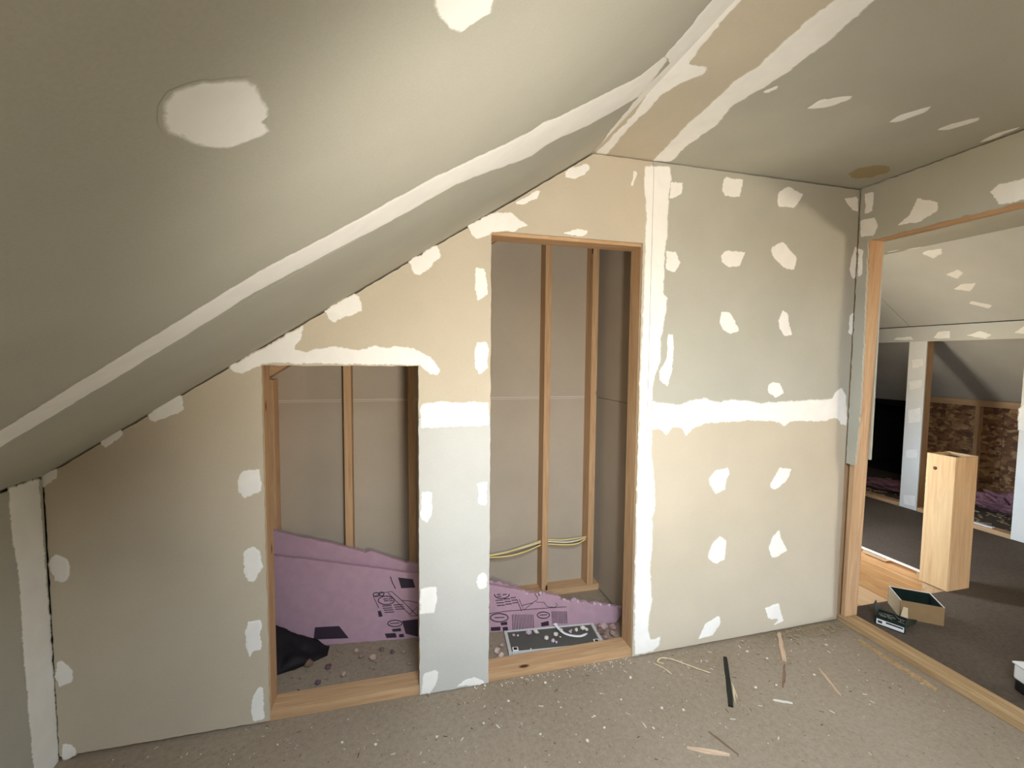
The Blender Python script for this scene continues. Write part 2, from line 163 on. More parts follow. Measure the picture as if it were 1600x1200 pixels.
def wood(name, axis, light, dark, scale=1.0, knots=True, rough=0.6):
    m, n, l, b, o = newmat(name)
    s = [18*scale]*3; s['xyz'.index(axis)] = 1.1*scale
    v = coords(n, l, tuple(s))
    f = tex(n, l, v, 2.2, 5, 0.6, 1.3)
    wv = n.new('ShaderNodeTexNoise'); wv.inputs['Scale'].default_value = 7; wv.inputs['Detail'].default_value = 4; l.new(v, wv.inputs['Vector'])
    L, D = s2l(light), s2l(dark)
    col = ramp(n, l, f, [(0.30, sc(D, 1.0)), (0.5, tuple((a+c)/2 for a, c in zip(L, D))), (0.72, L)])
    col = mixc(n, l, 0.25, col, ramp(n, l, wv.outputs['Fac'], [(0.35, D), (0.65, L)]))
    if knots:
        s2 = [9.0]*3; s2['xyz'.index(axis)] = 3.6
        v2 = coords(n, l, tuple(s2))
        vo = n.new('ShaderNodeTexVoronoi'); vo.inputs['Scale'].default_value = 1.0; l.new(v2, vo.inputs['Vector'])
        k = ramp(n, l, vo.outputs['Distance'], [(0.06, (0.16, 0.08, 0.035)), (0.11, (1, 1, 1))])
        col = mixc(n, l, 1.0, col, k, 'MULTIPLY')
    l.new(col, b.inputs['Base Color']); b.inputs['Roughness'].default_value = rough
    b.inputs['Specular IOR Level'].default_value = 0.25
    bump(n, l, b, f, 0.15, 0.001)
    return m
def plain(name, rgb, rough=0.6, metal=0, var=0.12, scale=25, spec=0.3):
    m, n, l, b, o = newmat(name); c = s2l(rgb); v = coords(n, l)
    f = tex(n, l, v, scale, 4)
    l.new(ramp(n, l, f, [(0.3, sc(c, 1-var)), (0.7, sc(c, 1+var))]), b.inputs['Base Color'])
    b.inputs['Roughness'].default_value = rough; b.inputs['Metallic'].default_value = metal
    b.inputs['Specular IOR Level'].default_value = spec
    return m
def dusty_floor(name, base, dust, dark):
    m, n, l, b, o = newmat(name); v = coords(n, l, rnd=False)
    f1 = tex(n, l, v, 1.6, 5, 0.6, 0.4); f2 = tex(n, l, v, 48, 6, 0.75); f3 = tex(n, l, v, 120, 3, 0.7)
    c = ramp(n, l, f1, [(0.35, s2l(base)), (0.62, s2l(dust))])
    c = mixc(n, l, 0.6, c, ramp(n, l, f2, [(0.32, s2l(dark)), (0.47, s2l(base)), (0.7, s2l(dust))]))
    c = mixc(n, l, 1.0, c, ramp(n, l, f3, [(0.30, (0.8, 0.76, 0.72)), (0.42, (1, 1, 1))]), 'MULTIPLY')
    vo = n.new('ShaderNodeTexVoronoi'); vo.inputs['Scale'].default_value = 38; l.new(v, vo.inputs['Vector'])
    c = mixc(n, l, 1.0, c, ramp(n, l, vo.outputs['Distance'], [(0.07, (0.75, 0.70, 0.64)), (0.14, (1, 1, 1))]), 'MULTIPLY')
    l.new(c, b.inputs['Base Color']); b.inputs['Roughness'].default_value = 0.8; b.inputs['Specular IOR Level'].default_value = 0.25
    bump(n, l, b, f2, 0.3, 0.003)
    return m
def osb(name):
    m, n, l, b, o = newmat(name); v = coords(n, l, (1, 1, 1.7))
    w = n.new('ShaderNodeTexNoise'); w.inputs['Scale'].default_value = 6; l.new(v, w.inputs['Vector'])
    ad = mixc(n, l, 0.12, v, w.outputs['Color'])
    vo = n.new('ShaderNodeTexVoronoi'); vo.inputs['Scale'].default_value = 21; vo.distance = 'MANHATTAN'; l.new(ad, vo.inputs['Vector'])
    sp = n.new('ShaderNodeSeparateColor'); l.new(vo.outputs['Color'], sp.inputs[0])
    c = ramp(n, l, sp.outputs[0], [(0.0, s2l((98, 64, 38))), (0.5, s2l((136, 96, 60))), (1.0, s2l((184, 146, 100)))])
    f = tex(n, l, v, 14, 3)
    c = mixc(n, l, 1.0, c, ramp(n, l, f, [(0.3, (0.6, 0.55, 0.5)), (0.6, (1, 1, 1))]), 'MULTIPLY')
    l.new(c, b.inputs['Base Color']); b.inputs['Roughness'].default_value = 0.7
    bump(n, l, b, sp.outputs[0], 0.4, 0.004)
    return m

TAN = drywall('drywall_paper_tan', (197, 185, 163))
GREY = drywall('drywall_paper_grey', (180, 176, 161))
PALE = drywall('drywall_paper_pale', (197, 195, 187))
BACK = drywall('drywall_backing_paper', (178, 165, 146))
CORE = drywall('gypsum_core', (222, 210, 196))
CT, CG, CP = (197, 185, 163), (180, 176, 161), (197, 195, 187)
MC = (244, 240, 232)
MUDF = mud('joint_compound_far_wall', MC, CT, [(1.097, 3, 1.178, 3, CG), (.06, .362, -1, 1.177, CP)])
MUD = mud('joint_compound_on_grey', MC, CG)
MUDC = mud('joint_compound_on_ceiling', MC, CG, [(.80, 1.107, -9, 9, CT)])
MUDP = mud('joint_compound_on_pale', MC, CP)
STAIN = mud('stain_brown', (164, 148, 112), CG)
POSTM = drywall('mudded_post', (226, 223, 216), .04)
WX = wood('pine_x', 'x', (202, 168, 128), (170, 130, 92))
WY = wood('pine_y', 'y', (202, 168, 128), (170, 130, 92))
WZ = wood('pine_z', 'z', (202, 168, 128), (170, 130, 92))
WYD = wood('worn_plate_y', 'y', (190, 160, 118), (140, 108, 72))
PLY = wood('plywood_z', 'z', (216, 180, 132), (188, 148, 104), 0.6, False)
BEAM = wood('beam_y', 'y', (204, 154, 100), (154, 106, 62), 0.8, False)
FLOOR = dusty_floor('dusty_subfloor', (142, 126, 106), (160, 145, 126), (122, 105, 86))
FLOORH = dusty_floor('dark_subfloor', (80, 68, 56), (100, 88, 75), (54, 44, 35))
OSB = osb('osb_flakes')
DARK = plain('dark_backing', (38, 28, 24), 0.9)  # near-black; stands for shade in the eaves cavity and stairwell
PINK = plain('pink_foam', (174, 142, 153), 0.55, var=0.06)
PINKC = plain('pink_foam_cut', (198, 172, 186), 0.7, var=0.1, scale=90)
INK = plain('print_ink', (52, 40, 52), 0.6)
PINKW = plain('pink_wool', (134, 96, 104), 0.95, var=0.3, scale=60)
WHITE = plain('white_plastic', (232, 230, 226), 0.4, var=0.03)
SLATE = plain('slate_grey_panel', (84, 82, 76), 0.5, var=0.12, scale=9)
SILV = plain('silver_frame', (196, 192, 186), 0.4, metal=0.0, var=0.05)
BLACK = plain('black_rubber', (26, 26, 24), 0.5)
CABY = plain('cable_yellow', (226, 204, 128), 0.4, var=0.05)
CABW = plain('cable_white', (226, 220, 206), 0.4, var=0.05)
CARD = plain('cardboard', (150, 122, 86), 0.85, var=0.06)
CARDL = plain('cardboard_pale', (206, 186, 152), 0.85, var=0.05)
GREEN = plain('dark_green_print', (26, 40, 34), 0.45)
STEEL = plain('screw_steel', (150, 148, 142), 0.35, metal=0.7)
STRAW = plain('straw_fibre', (206, 188, 152), 0.7, var=0.1)
SPLIN = wood('splinter_wood', 'x', (214, 186, 156), (176, 146, 120), 2.0, False)
SPLIND = wood('splinter_dark', 'x', (150, 124, 100), (106, 82, 62), 2.0, False)
CRUMB = plain('gypsum_crumb', (212, 204, 190), 0.9, var=0.1, scale=200)
CHIP = plain('wood_chip', (152, 134, 106), 0.85, var=0.25, scale=120)
DIRT = plain('dirt_chip', (92, 74, 54), 0.9, var=0.25, scale=120)

# ------------------------------------------------------------------ object helpers
def tag(o, label=None, cat=None, group=None, kind=None):
    if label: o['label'] = label
    if cat: o['category'] = cat
    if group: o['group'] = group
    if kind: o['kind'] = kind
    return o
def empty(name, loc=(0, 0, 0), rz=0.0):
    o = bpy.data.objects.new(name, None); COL.objects.link(o); o.location = loc; o.rotation_euler = (0, 0, rz)
    o.empty_display_size = 0.1
    return o
def mesh(name, verts, faces, mat, parent=None, smooth=False, bevel=0.0, feather=None):
    me = bpy.data.meshes.new(name); me.from_pydata([tuple(v) for v in verts], [], faces); me.update()
    if not isinstance(mat, (list, tuple)): mat = [mat]
    for x in mat: me.materials.append(x)
    if feather is not None:
        a = me.attributes.new('feather', 'FLOAT', 'POINT')
        for i, f in enumerate(feather): a.data[i].value = f
    if smooth:
        for p_ in me.polygons: p_.use_smooth = True
    o = bpy.data.objects.new(name, me); COL.objects.link(o)
    if parent: o.parent = parent
    if bevel:
        bv = o.modifiers.new('bevel', 'BEVEL'); bv.width = bevel; bv.segments = 2; bv.limit_method = 'ANGLE'
    return o
BF = [(0, 3, 2, 1), (4, 5, 6, 7), (0, 1, 5, 4), (1, 2, 6, 5), (2, 3, 7, 6), (3, 0, 4, 7)]
def bv8(lo, hi):
    (a, b, c), (d, e, f) = lo, hi
    return [(a, b, c), (d, b, c), (d, e, c), (a, e, c), (a, b, f), (d, b, f), (d, e, f), (a, e, f)]
def box(name, lo, hi, mat, parent=None, bevel=0.002):
    return mesh(name, bv8(lo, hi), BF, mat, parent, bevel=bevel)
def boxes(name, lst, mat, parent=None, bevel=0.0):
    V, F = [], []
    for lo, hi in lst:
        k = len(V); V += bv8(lo, hi); F += [tuple(i+k for i in f) for f in BF]
    return mesh(name, V, F, mat, parent, bevel=bevel)
def rough(poly, step=0.03, amp=0.0012, seed=0.0):
    out = []
    for i in range(len(poly)):
        a = Vector(poly[i]); b = Vector(poly[(i+1) % len(poly)]); L = (b-a).length; k = max(1, int(L/step))
        nr = Vector((-(b-a).y, (b-a).x)).normalized() if L > 0 else Vector((0, 0))
        for j in range(k):
            p_ = a.lerp(b, j/k)
            if j: p_ = p_ + nr*amp*noise.noise(Vector((p_.x*35, p_.y*35, seed)))*2
            out.append(p_)
    return out
def prism(name, poly, f3, t, mat, parent=None, bevel=0.0):
    """poly in plane coordinates, f3(u, v, h) -> 3D, body from h=0 (room face) to h=-t."""
    n = len(poly)
    V = [f3(u, v, 0) for u, v in poly]+[f3(u, v, -t) for u, v in poly]
    tri = tessellate_polygon([[Vector((u, v, 0)) for u, v in poly]])
    F = [tuple(t_) for t_ in tri]+[tuple(i+n for i in reversed(t_)) for t_ in tri]
    F += [(i, (i+1) % n, (i+1) % n+n, i+n) for i in range(n)]
    o = mesh(name, V, F, mat, parent)
    bm = bmesh.new(); bm.from_mesh(o.data); bmesh.ops.recalc_face_normals(bm, faces=bm.faces); bm.to_mesh(o.data); bm.free()
    return o
def patch(name, poly, f3, mat, parent, h=0.0012, inset=0.012, jit=0.006, seed=0.0, step=0.006):
    """a smear of compound: raised body, thin scraped rim"""
    pts = []
    per = sum((Vector(poly[i])-Vector(poly[i-1])).length for i in range(len(poly)))
    area = sum(poly[i-1][0]*poly[i][1]-poly[i][0]*poly[i-1][1] for i in range(len(poly)))
    poly = list(poly) if area > 0 else list(reversed(poly)); area = abs(area)/2
    st = max(step, per/420)
    ins = min(inset, 0.27*2*area/per)
    base = []
    for i in range(len(poly)):
        a = Vector(poly[i]); b = Vector(poly[(i+1) % len(poly)]); k = max(1, int((b-a).length/st))
        for j in range(k): base.append(a.lerp(b, j/k))
    n = len(base)
    for it in range(1):
        base = [base[i]*0.6+(base[i-1]+base[(i+1) % n])*0.2 for i in range(n)]
    nrm = []
    for i in range(n):
        d = (base[(i+2) % n]-base[i-2]); d.normalize(); nrm.append(Vector((d.y, -d.x)))   # outward for ccw
    sm = base
    for it in range(4): sm = [sm[i]*0.5+(sm[i-1]+sm[(i+1) % n])*0.25 for i in range(n)]
    nr2 = []
    for i in range(n):
        d = (sm[(i+3) % n]-sm[i-3]); d.normalize(); nr2.append(Vector((d.y, -d.x)))
    outer, inner = [], []
    for i in range(n):
        q_ = base[i]
        w1_ = noise.noise(Vector((q_.x*26, q_.y*26, seed)))*jit
        w2_ = noise.noise(Vector((q_.x*110, q_.y*110, seed+9)))*jit*0.8-abs(noise.noise(Vector((q_.x*60, q_.y*60, seed+4))))*jit*.5
        outer.append(q_+nr2[i]*(w1_+w2_+0.002))
        inner.append((sm[i], nr2[i], w1_*.5))
    core_ = inner
    for k in range(7):                                   # shrink the rim until the body tessellates cleanly
        inner = [p_+nn_*(ww-ins) for p_, nn_, ww in core_]
        tri = tessellate_polygon([[Vector((u, v, 0)) for u, v in inner]])
        ta = sum(abs((inner[b_]-inner[a_]).cross(inner[c_]-inner[a_]))/2 for a_, b_, c_ in tri)
        pa = abs(sum(inner[i-1].cross(inner[i]) for i in range(n)))/2
        if len(tri) == n-2 and abs(ta-pa) < .01*pa: break
        ins *= .6
    V = [f3(u, v, 0.0003) for u, v in outer]+[f3(u, v, h) for u, v in inner]
    F = [(i, (i+1) % n, (i+1) % n+n, i+n) for i in range(n)]
    F += [tuple(i+n for i in t_) for t_ in tri]
    o = mesh(name, V, F, mat, parent, feather=[0.0]*n+[1.0]*n)
    return o
def tube(name, pts, r, mat, parent=None, seg=8, rad=None, flat=1.0):
    V, F = [], []; n = len(pts); pts = [Vector(p_) for p_ in pts]
    for i, p_ in enumerate(pts):
        d = (pts[min(i+1, n-1)]-pts[max(i-1, 0)]).normalized()
        s = d.cross(Vector((0, 0, 1)))
        if s.length < 1e-4: s = Vector((1, 0, 0))
        s.normalize(); u_ = s.cross(d).normalized(); rr = rad[i] if rad else r
        for k in range(seg):
            a = 2*math.pi*k/seg; V.append(p_+s*math.cos(a)*rr+u_*math.sin(a)*rr*flat)
    for i in range(n-1):
        for k in range(seg):
            F.append((i*seg+k, i*seg+(k+1) % seg, (i+1)*seg+(k+1) % seg, (i+1)*seg+k))
    F.append(tuple(reversed(range(seg)))); F.append(tuple((n-1)*seg+k for k in range(seg)))
    return mesh(name, V, F, mat, parent, smooth=True)
def smooth_path(ctrl, k=6):
    ctrl = [Vector(c) for c in ctrl]; out = []
    for i in range(len(ctrl)-1):
        p0 = ctrl[max(i-1, 0)]; p1 = ctrl[i]; p2 = ctrl[i+1]; p3 = ctrl[min(i+2, len(ctrl)-1)]
        for j in range(k):
            t = j/k
            out.append(0.5*((2*p1)+(p2-p0)*t+(2*p0-5*p1+4*p2-p3)*t*t+(3*p1-p0-3*p2+p3)*t**3))
    out.append(ctrl[-1]); return out
def rock_data(r, rnd, sub=1):
    bm = bmesh.new(); bmesh.ops.create_icosphere(bm, subdivisions=sub, radius=1)
    for v in bm.verts: v.co = Vector((v.co.x*r*rnd.uniform(.6, 1.2), v.co.y*r*rnd.uniform(.6, 1.2), v.co.z*r*rnd.uniform(.4, .9)))
    mn = min(v.co.z for v in bm.verts)
    V = [(v.co.x, v.co.y, v.co.z-mn) for v in bm.verts]; F = [tuple(v.index for v in f.verts) for f in bm.faces]
    bm.free(); return V, F
def scatter(name, items, mat, parent=None):
    """items: (x, y, z, r, kind); many tiny bits in one mesh"""
    rnd = random.Random(len(items)+3); V, F = [], []
    for x, y, z, r, k in items:
        a = rnd.uniform(0, 6.28); ca, sa = math.cos(a), math.sin(a); b = len(V)
        if k == 'chip':
            L, w, hgt = r*rnd.uniform(1.5, 4), r*rnd.uniform(.3, .7), r*rnd.uniform(.2, .5)
            pv = bv8((-L, -w, 0), (L, w, hgt)); fs = BF
        else:
            pv = [(r*rnd.uniform(.6, 1.3)*dx, r*rnd.uniform(.6, 1.3)*dy, max(0, r*rnd.uniform(.5, 1.0)*dz)) for dx, dy, dz in
                  ((1, 0, 0), (0, 1, 0), (-1, 0, 0), (0, -1, 0), (0, 0, 1.2))]
            fs = [(0, 1, 4), (1, 2, 4), (2, 3, 4), (3, 0, 4), (3, 2, 1, 0)]
        V += [(x+p_[0]*ca-p_[1]*sa, y+p_[0]*sa+p_[1]*ca, z+p_[2]) for p_ in pv]
        F += [tuple(i+b for i in f) for f in fs]
    return mesh(name, V, F, mat, parent)

# plane frames (u, v, height above the surface towards the room)
def fA(u, v, h): return (u, -h, v)
nS = Vector((M, 0, -1)).normalized()
def fS(u, v, h): p_ = Vector((u, v, zs(u)))+nS*h; return tuple(p_)
def fC(u, v, h): return (u, v, HC-h)
def fR(u, v, h): return (XR-h, u, v)
def fK(u, v, h): return (XL+h, u, v)
def fHK(u, v, h): return (X2-h, u, v)
nS2 = Vector((-M, 0, -1)).normalized()
def fHS(u, v, h): p_ = Vector((u, v, zs2(u)))+nS2*h; return tuple(p_)

# ================================================================== THE SETTING
GY = -0.004                                            # hairline at the drywall corners
HX0, HX1, HY0, HY1 = 2.43, 3.43, 0.085, 3.0            # stair opening
fl = boxes('floor', [((XL-.1, YB-.1, -.03), (2.36, .72, 0))], FLOOR); tag(fl, 'dusty beige subfloor of the room and closet', 'floor', kind='structure')
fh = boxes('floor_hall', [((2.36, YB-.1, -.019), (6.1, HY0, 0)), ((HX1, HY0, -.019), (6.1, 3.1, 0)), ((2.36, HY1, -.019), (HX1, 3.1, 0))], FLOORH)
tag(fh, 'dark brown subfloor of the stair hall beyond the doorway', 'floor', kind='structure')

# ---- far wall with the two closet openings
OL, OR_, PL, PR = -0.502, 0.066, 0.361, 1.057
wf = tag(empty('wall_far'), 'unpainted drywall wall with two framed closet openings', 'wall', kind='structure')
SX = 1.096; SZ = 1.178
g = 0.004
main = [(XL+.003, .016), (OL, .010), (OL, 1.386), (OR_, 1.386), (OR_, SZ), (PL, SZ), (PL, 1.943), (PR, 1.943), (PR, .006), (SX, .006), (SX, HC-.006), (XP+.004, HC-.006), (XL+.003, zs(XL+.003)-.007)]
prism('drywall_sheet', rough(main, .02, .0016, 1), fA, DW, TAN, wf)['label'] = 'tan drywall sheet around the openings'
prism('drywall_sheet', rough([(OR_, .004), (PL, .004), (PL, SZ-.002), (OR_, SZ-.002)], .02, .0016, 2), fA, DW, PALE, wf)['label'] = 'pale drywall sheet on the pier between the openings'
prism('drywall_sheet', rough([(SX+.0025, SZ), (XR-.003, SZ), (XR-.003, HC-.007), (SX+.0025, HC-.004)], .03, .0012, 3), fA, DW, GREY, wf)['label'] = 'grey drywall sheet beside the doorway'
prism('drywall_sheet', rough([(SX+.0025, .008), (XR-.003, .012), (XR-.003, SZ-.002), (SX+.0025, SZ-.002)], .03, .0012, 4), fA, DW, TAN, wf)['label'] = 'tan lower drywall sheet beside the doorway'
y0, y1 = DW, DW+.089
for i, poly in enumerate(P['far']):
    patch('joint_compound', poly, fA, MUDF, wf, h=.0010+.0001*(i % 7), seed=i*1.7, inset=.022)
V, F = [], []
for k in range(60):
    z_ = .95+k/59*(HC-.97); x_ = 1.1005+.0015*noise.noise(Vector((z_*9, 2, 0))); w_c = .0006+.0005*abs(noise.noise(Vector((z_*30, 5, 0))))
    V += [fA(x_-w_c, z_, .0023), fA(x_+w_c, z_, .0023)]
F = [(2*k, 2*k+1, 2*k+3, 2*k+2) for k in range(59)]
mesh('seam_crack', V, F, DIRT, wf)
# framing of the far wall
for xa, zt, xb in ((OL-.038, 1.43, OL+.0015), (OR_-.0015, 1.43, OR_+.038), (PL-.038, 1.99, PL+.0005), (PR-.0015, 1.99, PR+.038)):
    box('trimmer_stud', (xa, y0, .038), (xb, y1, zt), WZ, wf)
box('header', (OL-.04, y0, 1.386), (OR_+.04, y1, 1.424), WX, wf)
box('header', (PL-.04, y0-.001, 1.929), (PR+.04, y1, 1.967), WX, wf)
for xa, xb in ((OL, OR_), (PL, PR)):
    box('sill_plate', (xa-.038, y0-.004, 0), (xb+.038, y1, .038), WX, wf)
for xa in (XL+.02, SX+.02, 1.50, 1.90, 2.24):
    box('wall_stud', (xa, y0, 0), (xa+.038, y1, min(HC, zs(xa))-.03), WZ, wf)
box('bottom_plate', (XL+.01, y0, .001), (OL-.04, y1, .038), WX, wf)
box('bottom_plate', (SX+.001, y0, .001), (XR+.012, y1, .038), WX, wf)

# ---- closet interior
YC = 0.69
XCR = 1.172
wc = tag(empty('wall_closet_back'), 'raw back of a drywall wall with bare studs inside the closet', 'wall', kind='structure')
def fB(u, v, h): return (u, YC-h, v)
ZSB = 1.186
def slope_poly(z0, zmax=None):
    return None
prism('drywall_sheet', [(-1.15, .02), (XCR+.02, .02), (XCR+.02, ZSB-.0025), (zs and (XL+(ZSB-ZK)/M), ZSB-.0025), (-1.15, zs(-1.15))], fB, DW, BACK, wc)
prism('drywall_sheet', [(XL+(ZSB-ZK)/M, ZSB+.0025), (XCR+.02, ZSB+.0025), (XCR+.02, HC), (XP, HC)], fB, DW, BACK, wc)
box('sheet_edge', (-.85, YC-.0015, ZSB+.002), (XCR, YC+.002, ZSB+.0055), CORE, wc, 0)
box('sheet_edge', (-.85, YC-.0015, ZSB-.0055), (XCR, YC+.002, ZSB-.002), CORE, wc, 0)
box('backing', (XL-.05, YC+DW+.001, 0), (XCR+.1, YC+DW+.02, HC+.05), BACK, wc, 0)
for xa in (-1.10, -.657, -.292, .033, .800, 1.092):
    box('back_stud', (xa, .60, .038), (xa+.038, YC-.0005, min(HC, zs(xa)-.01)-.036), WZ, wc)
box('bottom_plate', (XL+.02, .60, 0), (XCR, YC-.0005, .038), WX, wc)
rp_ = [(XL+.02, zs(XL+.02)), (XP, HC), (XP, HC-.045), (XL+.02, zs(XL+.02)-.045)]
prism('top_plate', rp_, lambda u, v, h: (u, .60-h, v), .0895, WX, wc)
box('top_plate', (XP, .60, HC-.038), (XCR, YC-.0005, HC), WX, wc)
wcr = tag(empty('wall_closet_right'), 'plain drywall side wall inside the taller closet opening', 'wall', kind='structure')
box('drywall_sheet', (XCR, y1+.002, .012), (XCR+DW, YC-.001, ZSB-.002), BACK, wcr, 0)
box('drywall_sheet', (XCR, y1+.002, ZSB+.001), (XCR+DW, YC-.001, HC), BACK, wcr, 0)
box('backing', (XCR+DW+.001, y1, 0), (XCR+DW+.02, YC+.03, HC), BACK, wcr, 0)

# ---- ceilings
cs = tag(empty('ceiling_slope'), 'sloping drywall ceiling with a long taped seam on the left', 'ceiling', kind='structure')
YS = -0.62
XS0 = XL-.30
prism('drywall_sheet', [(XS0, YS+.001), (XP, YS+.001), (XP, .76), (XS0, .76)], fS, DW, GREY, cs)['label'] = 'narrow grey drywall strip above the far wall'
wx0, wx1, wy0, wy1 = WIN1
for pl in ([(XS0, wy1+.001), (XP, wy1+.001), (XP, YS-.001), (XS0, YS-.001)], [(XS0, YB-.1), (XP, YB-.1), (XP, wy0), (XS0, wy0)], [(XS0, wy0+.001), (wx0, wy0+.001), (wx0, wy1), (XS0, wy1)], [(wx1, wy0+.001), (XP, wy0+.001), (XP, wy1), (wx1, wy1)]):
    prism('drywall_sheet', pl, fS, DW, GREY, cs)
for i, poly in enumerate(P['slope']):
    patch('joint_compound', poly, fS, MUD, cs, h=.001+.0001*i, seed=40+i*2.1, inset=.03 if i == 0 else .018, jit=.006, step=.014)
cf = tag(empty('ceiling'), 'flat drywall ceiling with two taped seams', 'ceiling', kind='structure')
XT = 1.108
prism('drywall_sheet', [(XP, YB-.1), (XT-.001, YB-.1), (XT-.001, .76), (XP, .76)], fC, DW, TAN, cf)['label'] = 'narrow tan drywall strip between two taped seams'
prism('drywall_sheet', [(XT+.001, YB-.1), (2.36, YB-.1), (2.36, .76), (XT+.001, .76)], fC, DW, GREY, cf)
for i, poly in enumerate(P['flat']):
    patch('joint_compound', poly, fC, MUDC, cf, h=.001+.0001*i, seed=70+i*2.1, inset=.02, jit=.006, step=.012)
for poly in P['stain']:
    patch('water_stain', poly, fC, STAIN, cf, h=.0006, seed=5, inset=.05, jit=.01)['label'] = 'brown stain'

# ---- left knee wall
wl = tag(empty('wall_left'), 'low drywall knee wall under the slope with a mudded corner', 'wall', kind='structure')
prism('drywall_sheet', [(YB, .01), (-.003, .01), (-.003, ZK-.012), (YB, ZK-.030)], fK, DW, GREY, wl)
patch('joint_compound', P['knee'][0], fK, MUD, wl, seed=91, inset=.03)
box('backing', (XL-.06, YB, 0), (XL-DW-.001, .72, ZK-.055), DARK, wl, 0)
box('top_plate', (XL-.06, YB, ZK-.06), (XL-DW+.002, .72, ZK-.038), WY, wl, 0)

# ---- back gable wall and the roof window
wb = boxes('wall_back', [((XL-.3, YB-.1, -.05), (6.1, YB, HC+.1))], OSB); tag(wb, 'bare strand board gable wall behind the viewer', 'wall', kind='structure')
w1 = tag(empty('window_1', fS(_xc, _yc, 0)), 'white framed roof window in the slope behind the viewer', 'window', kind='structure')
cc = Vector(w1.location)
for pl in ([(wx0, wy0), (wx0+.03, wy0), (wx0+.03, wy1), (wx0, wy1)], [(wx1-.03, wy0), (wx1, wy0), (wx1, wy1), (wx1-.03, wy1)], [(wx0+.031, wy0), (wx1-.031, wy0), (wx1-.031, wy0+.03), (wx0+.031, wy0+.03)], [(wx0+.031, wy1-.03), (wx1-.031, wy1-.03), (wx1-.031, wy1), (wx0+.031, wy1)]):
    prism('window_frame', pl, lambda u, v, h: tuple(Vector(fS(u, v, h-.001))-cc), .012, WHITE, w1)

# ---- right wall with the doorway
wr = tag(empty('wall_right'), 'drywall wall on the right with a framed doorway', 'wall', kind='structure')
DY0, DY1, DZ = -0.79, -0.052, 2.035
prism('drywall_sheet', rough([(YB, .01), (DY0, .01), (DY0, DZ), (DY1, DZ), (-.062, 1.2), (-.048, .875), (-.004, .875), (-.006, HC-.004), (YB, HC-.004)], .008, .003, 6), fR, DW, GREY, wr)
for i, poly in enumerate(P['right']):
    patch('joint_compound', poly, fR, MUD, wr, h=.001+.0001*i, seed=110+i*2.1, inset=.02)
xw0, xw1 = XR+DW, XR+DW+.089
V = [(xw0, -.030, .038), (xw1, -.030, .038), (xw1, -.010, .038), (xw0, -.010, .038), (xw0, -.056, DZ+.004), (xw1, -.056, DZ+.004), (xw1, -.018, DZ+.004), (xw0, -.018, DZ+.004)]
mesh('trimmer_stud', V, BF, WZ, wr, bevel=.002)
box('wall_stud', (xw0, .010, 0), (xw1, .046, HC), WZ, wr)
box('header', (xw0, DY0-.04, DZ), (xw1, -.006, DZ+.09), WY, wr)
box('threshold_plate', (xw0-.004, DY0-.04, 0), (xw1, .008, .036), WYD, wr, .004)
box('trimmer_stud', (xw0, DY0-.038, .038), (xw1, DY0, DZ), WZ, wr)
boxes('backing', [((xw0, YB, 0), (xw1, DY0-.05, HC+.05)), ((xw0, DY0-.05, DZ+.095), (xw1, .05, HC+.05))], BACK, wr)
boxes('drywall_sheet', [((xw1, YB, .01), (xw1+DW, DY0-.002, HC)), ((xw1, DY0-.002, DZ), (xw1+DW, -.05, HC)), ((xw1, -.05, .9), (xw1+DW, HY0-.005, HC))], GREY, wr)
box('backing', (xw0-.01, .047, 0), (xw1, .09, HC), BACK, wr, 0)

# ---- stair hall shell
ws = tag(empty('wall_stairwell'), 'stairwell wall with the window that lights the hall', 'wall', kind='structure')
ya, yb, za, zb = WIN2
boxes('drywall_sheet', [((2.33, HY0, -2.4), (2.43, ya, HC+.05)), ((2.33, yb, -2.4), (2.43, 3.1, HC+.05)), ((2.33, ya, -2.4), (2.43, yb, za)), ((2.33, ya, zb), (2.43, yb, HC+.05))], GREY, ws)
w2 = tag(empty('window_2', (2.36, (ya+yb)/2, za)), 'white framed window over the stairs', 'window', kind='structure')
hy = (yb-ya)/2
for lo, hi in (((-.02, -hy, 0), (.02, -hy+.03, zb-za)), ((-.02, hy-.03, 0), (.02, hy, zb-za)), ((-.02, -hy+.03, 0), (.02, hy-.03, .03)), ((-.02, -hy+.03, zb-za-.03), (.02, hy-.03, zb-za))):
    box('window_frame', lo, hi, WHITE, w2)
wn = boxes('wall_hall_end', [((2.33, 3.0, -2.4), (X2+.1, 3.1, HC+.05))], GREY); tag(wn, 'drywall end wall of the stair hall', 'wall', kind='structure')
sw = boxes('stairwell_lining', [((2.43, HY0-.1, -2.4), (HX1+.2, HY0-.02, -.019)), ((HX1+.15, HY0-.02, -2.4), (HX1+.2, 3.0, -.30)), ((2.43, HY0-.02, -2.45), (HX1+.2, 3.0, -2.4))], DARK)  # dark colour stands in for the shade of the void
tag(sw, 'stairwell lining below the hall floor, coloured dark for the shade', 'stairwell', kind='structure')
hc = tag(empty('ceiling_hall'), 'flat and sloping drywall ceiling of the stair hall', 'ceiling', kind='structure')
XC2 = X2-(HC-ZH)/M
prism('drywall_sheet', [(2.38, YB), (XC2-.003, YB), (XC2-.003, 3.02), (2.38, 3.02)], fC, DW, GREY, hc)
prism('drywall_sheet', [(XC2+.001, YB), (X2-.002, YB), (X2-.002, 1.338), (XC2+.001, 1.338)], fHS, DW, PALE, hc)
prism('drywall_sheet', [(XC2+.001, 1.342), (X2-.002, 1.342), (X2-.002, 3.02), (XC2+.001, 3.02)], fHS, DW, PALE, hc)
prism('drywall_sheet', [(X2+.1, YB), (XO+.1, YB), (XO+.1, 2.1), (X2+.1, 2.1)], fHS, DW, PALE, hc)
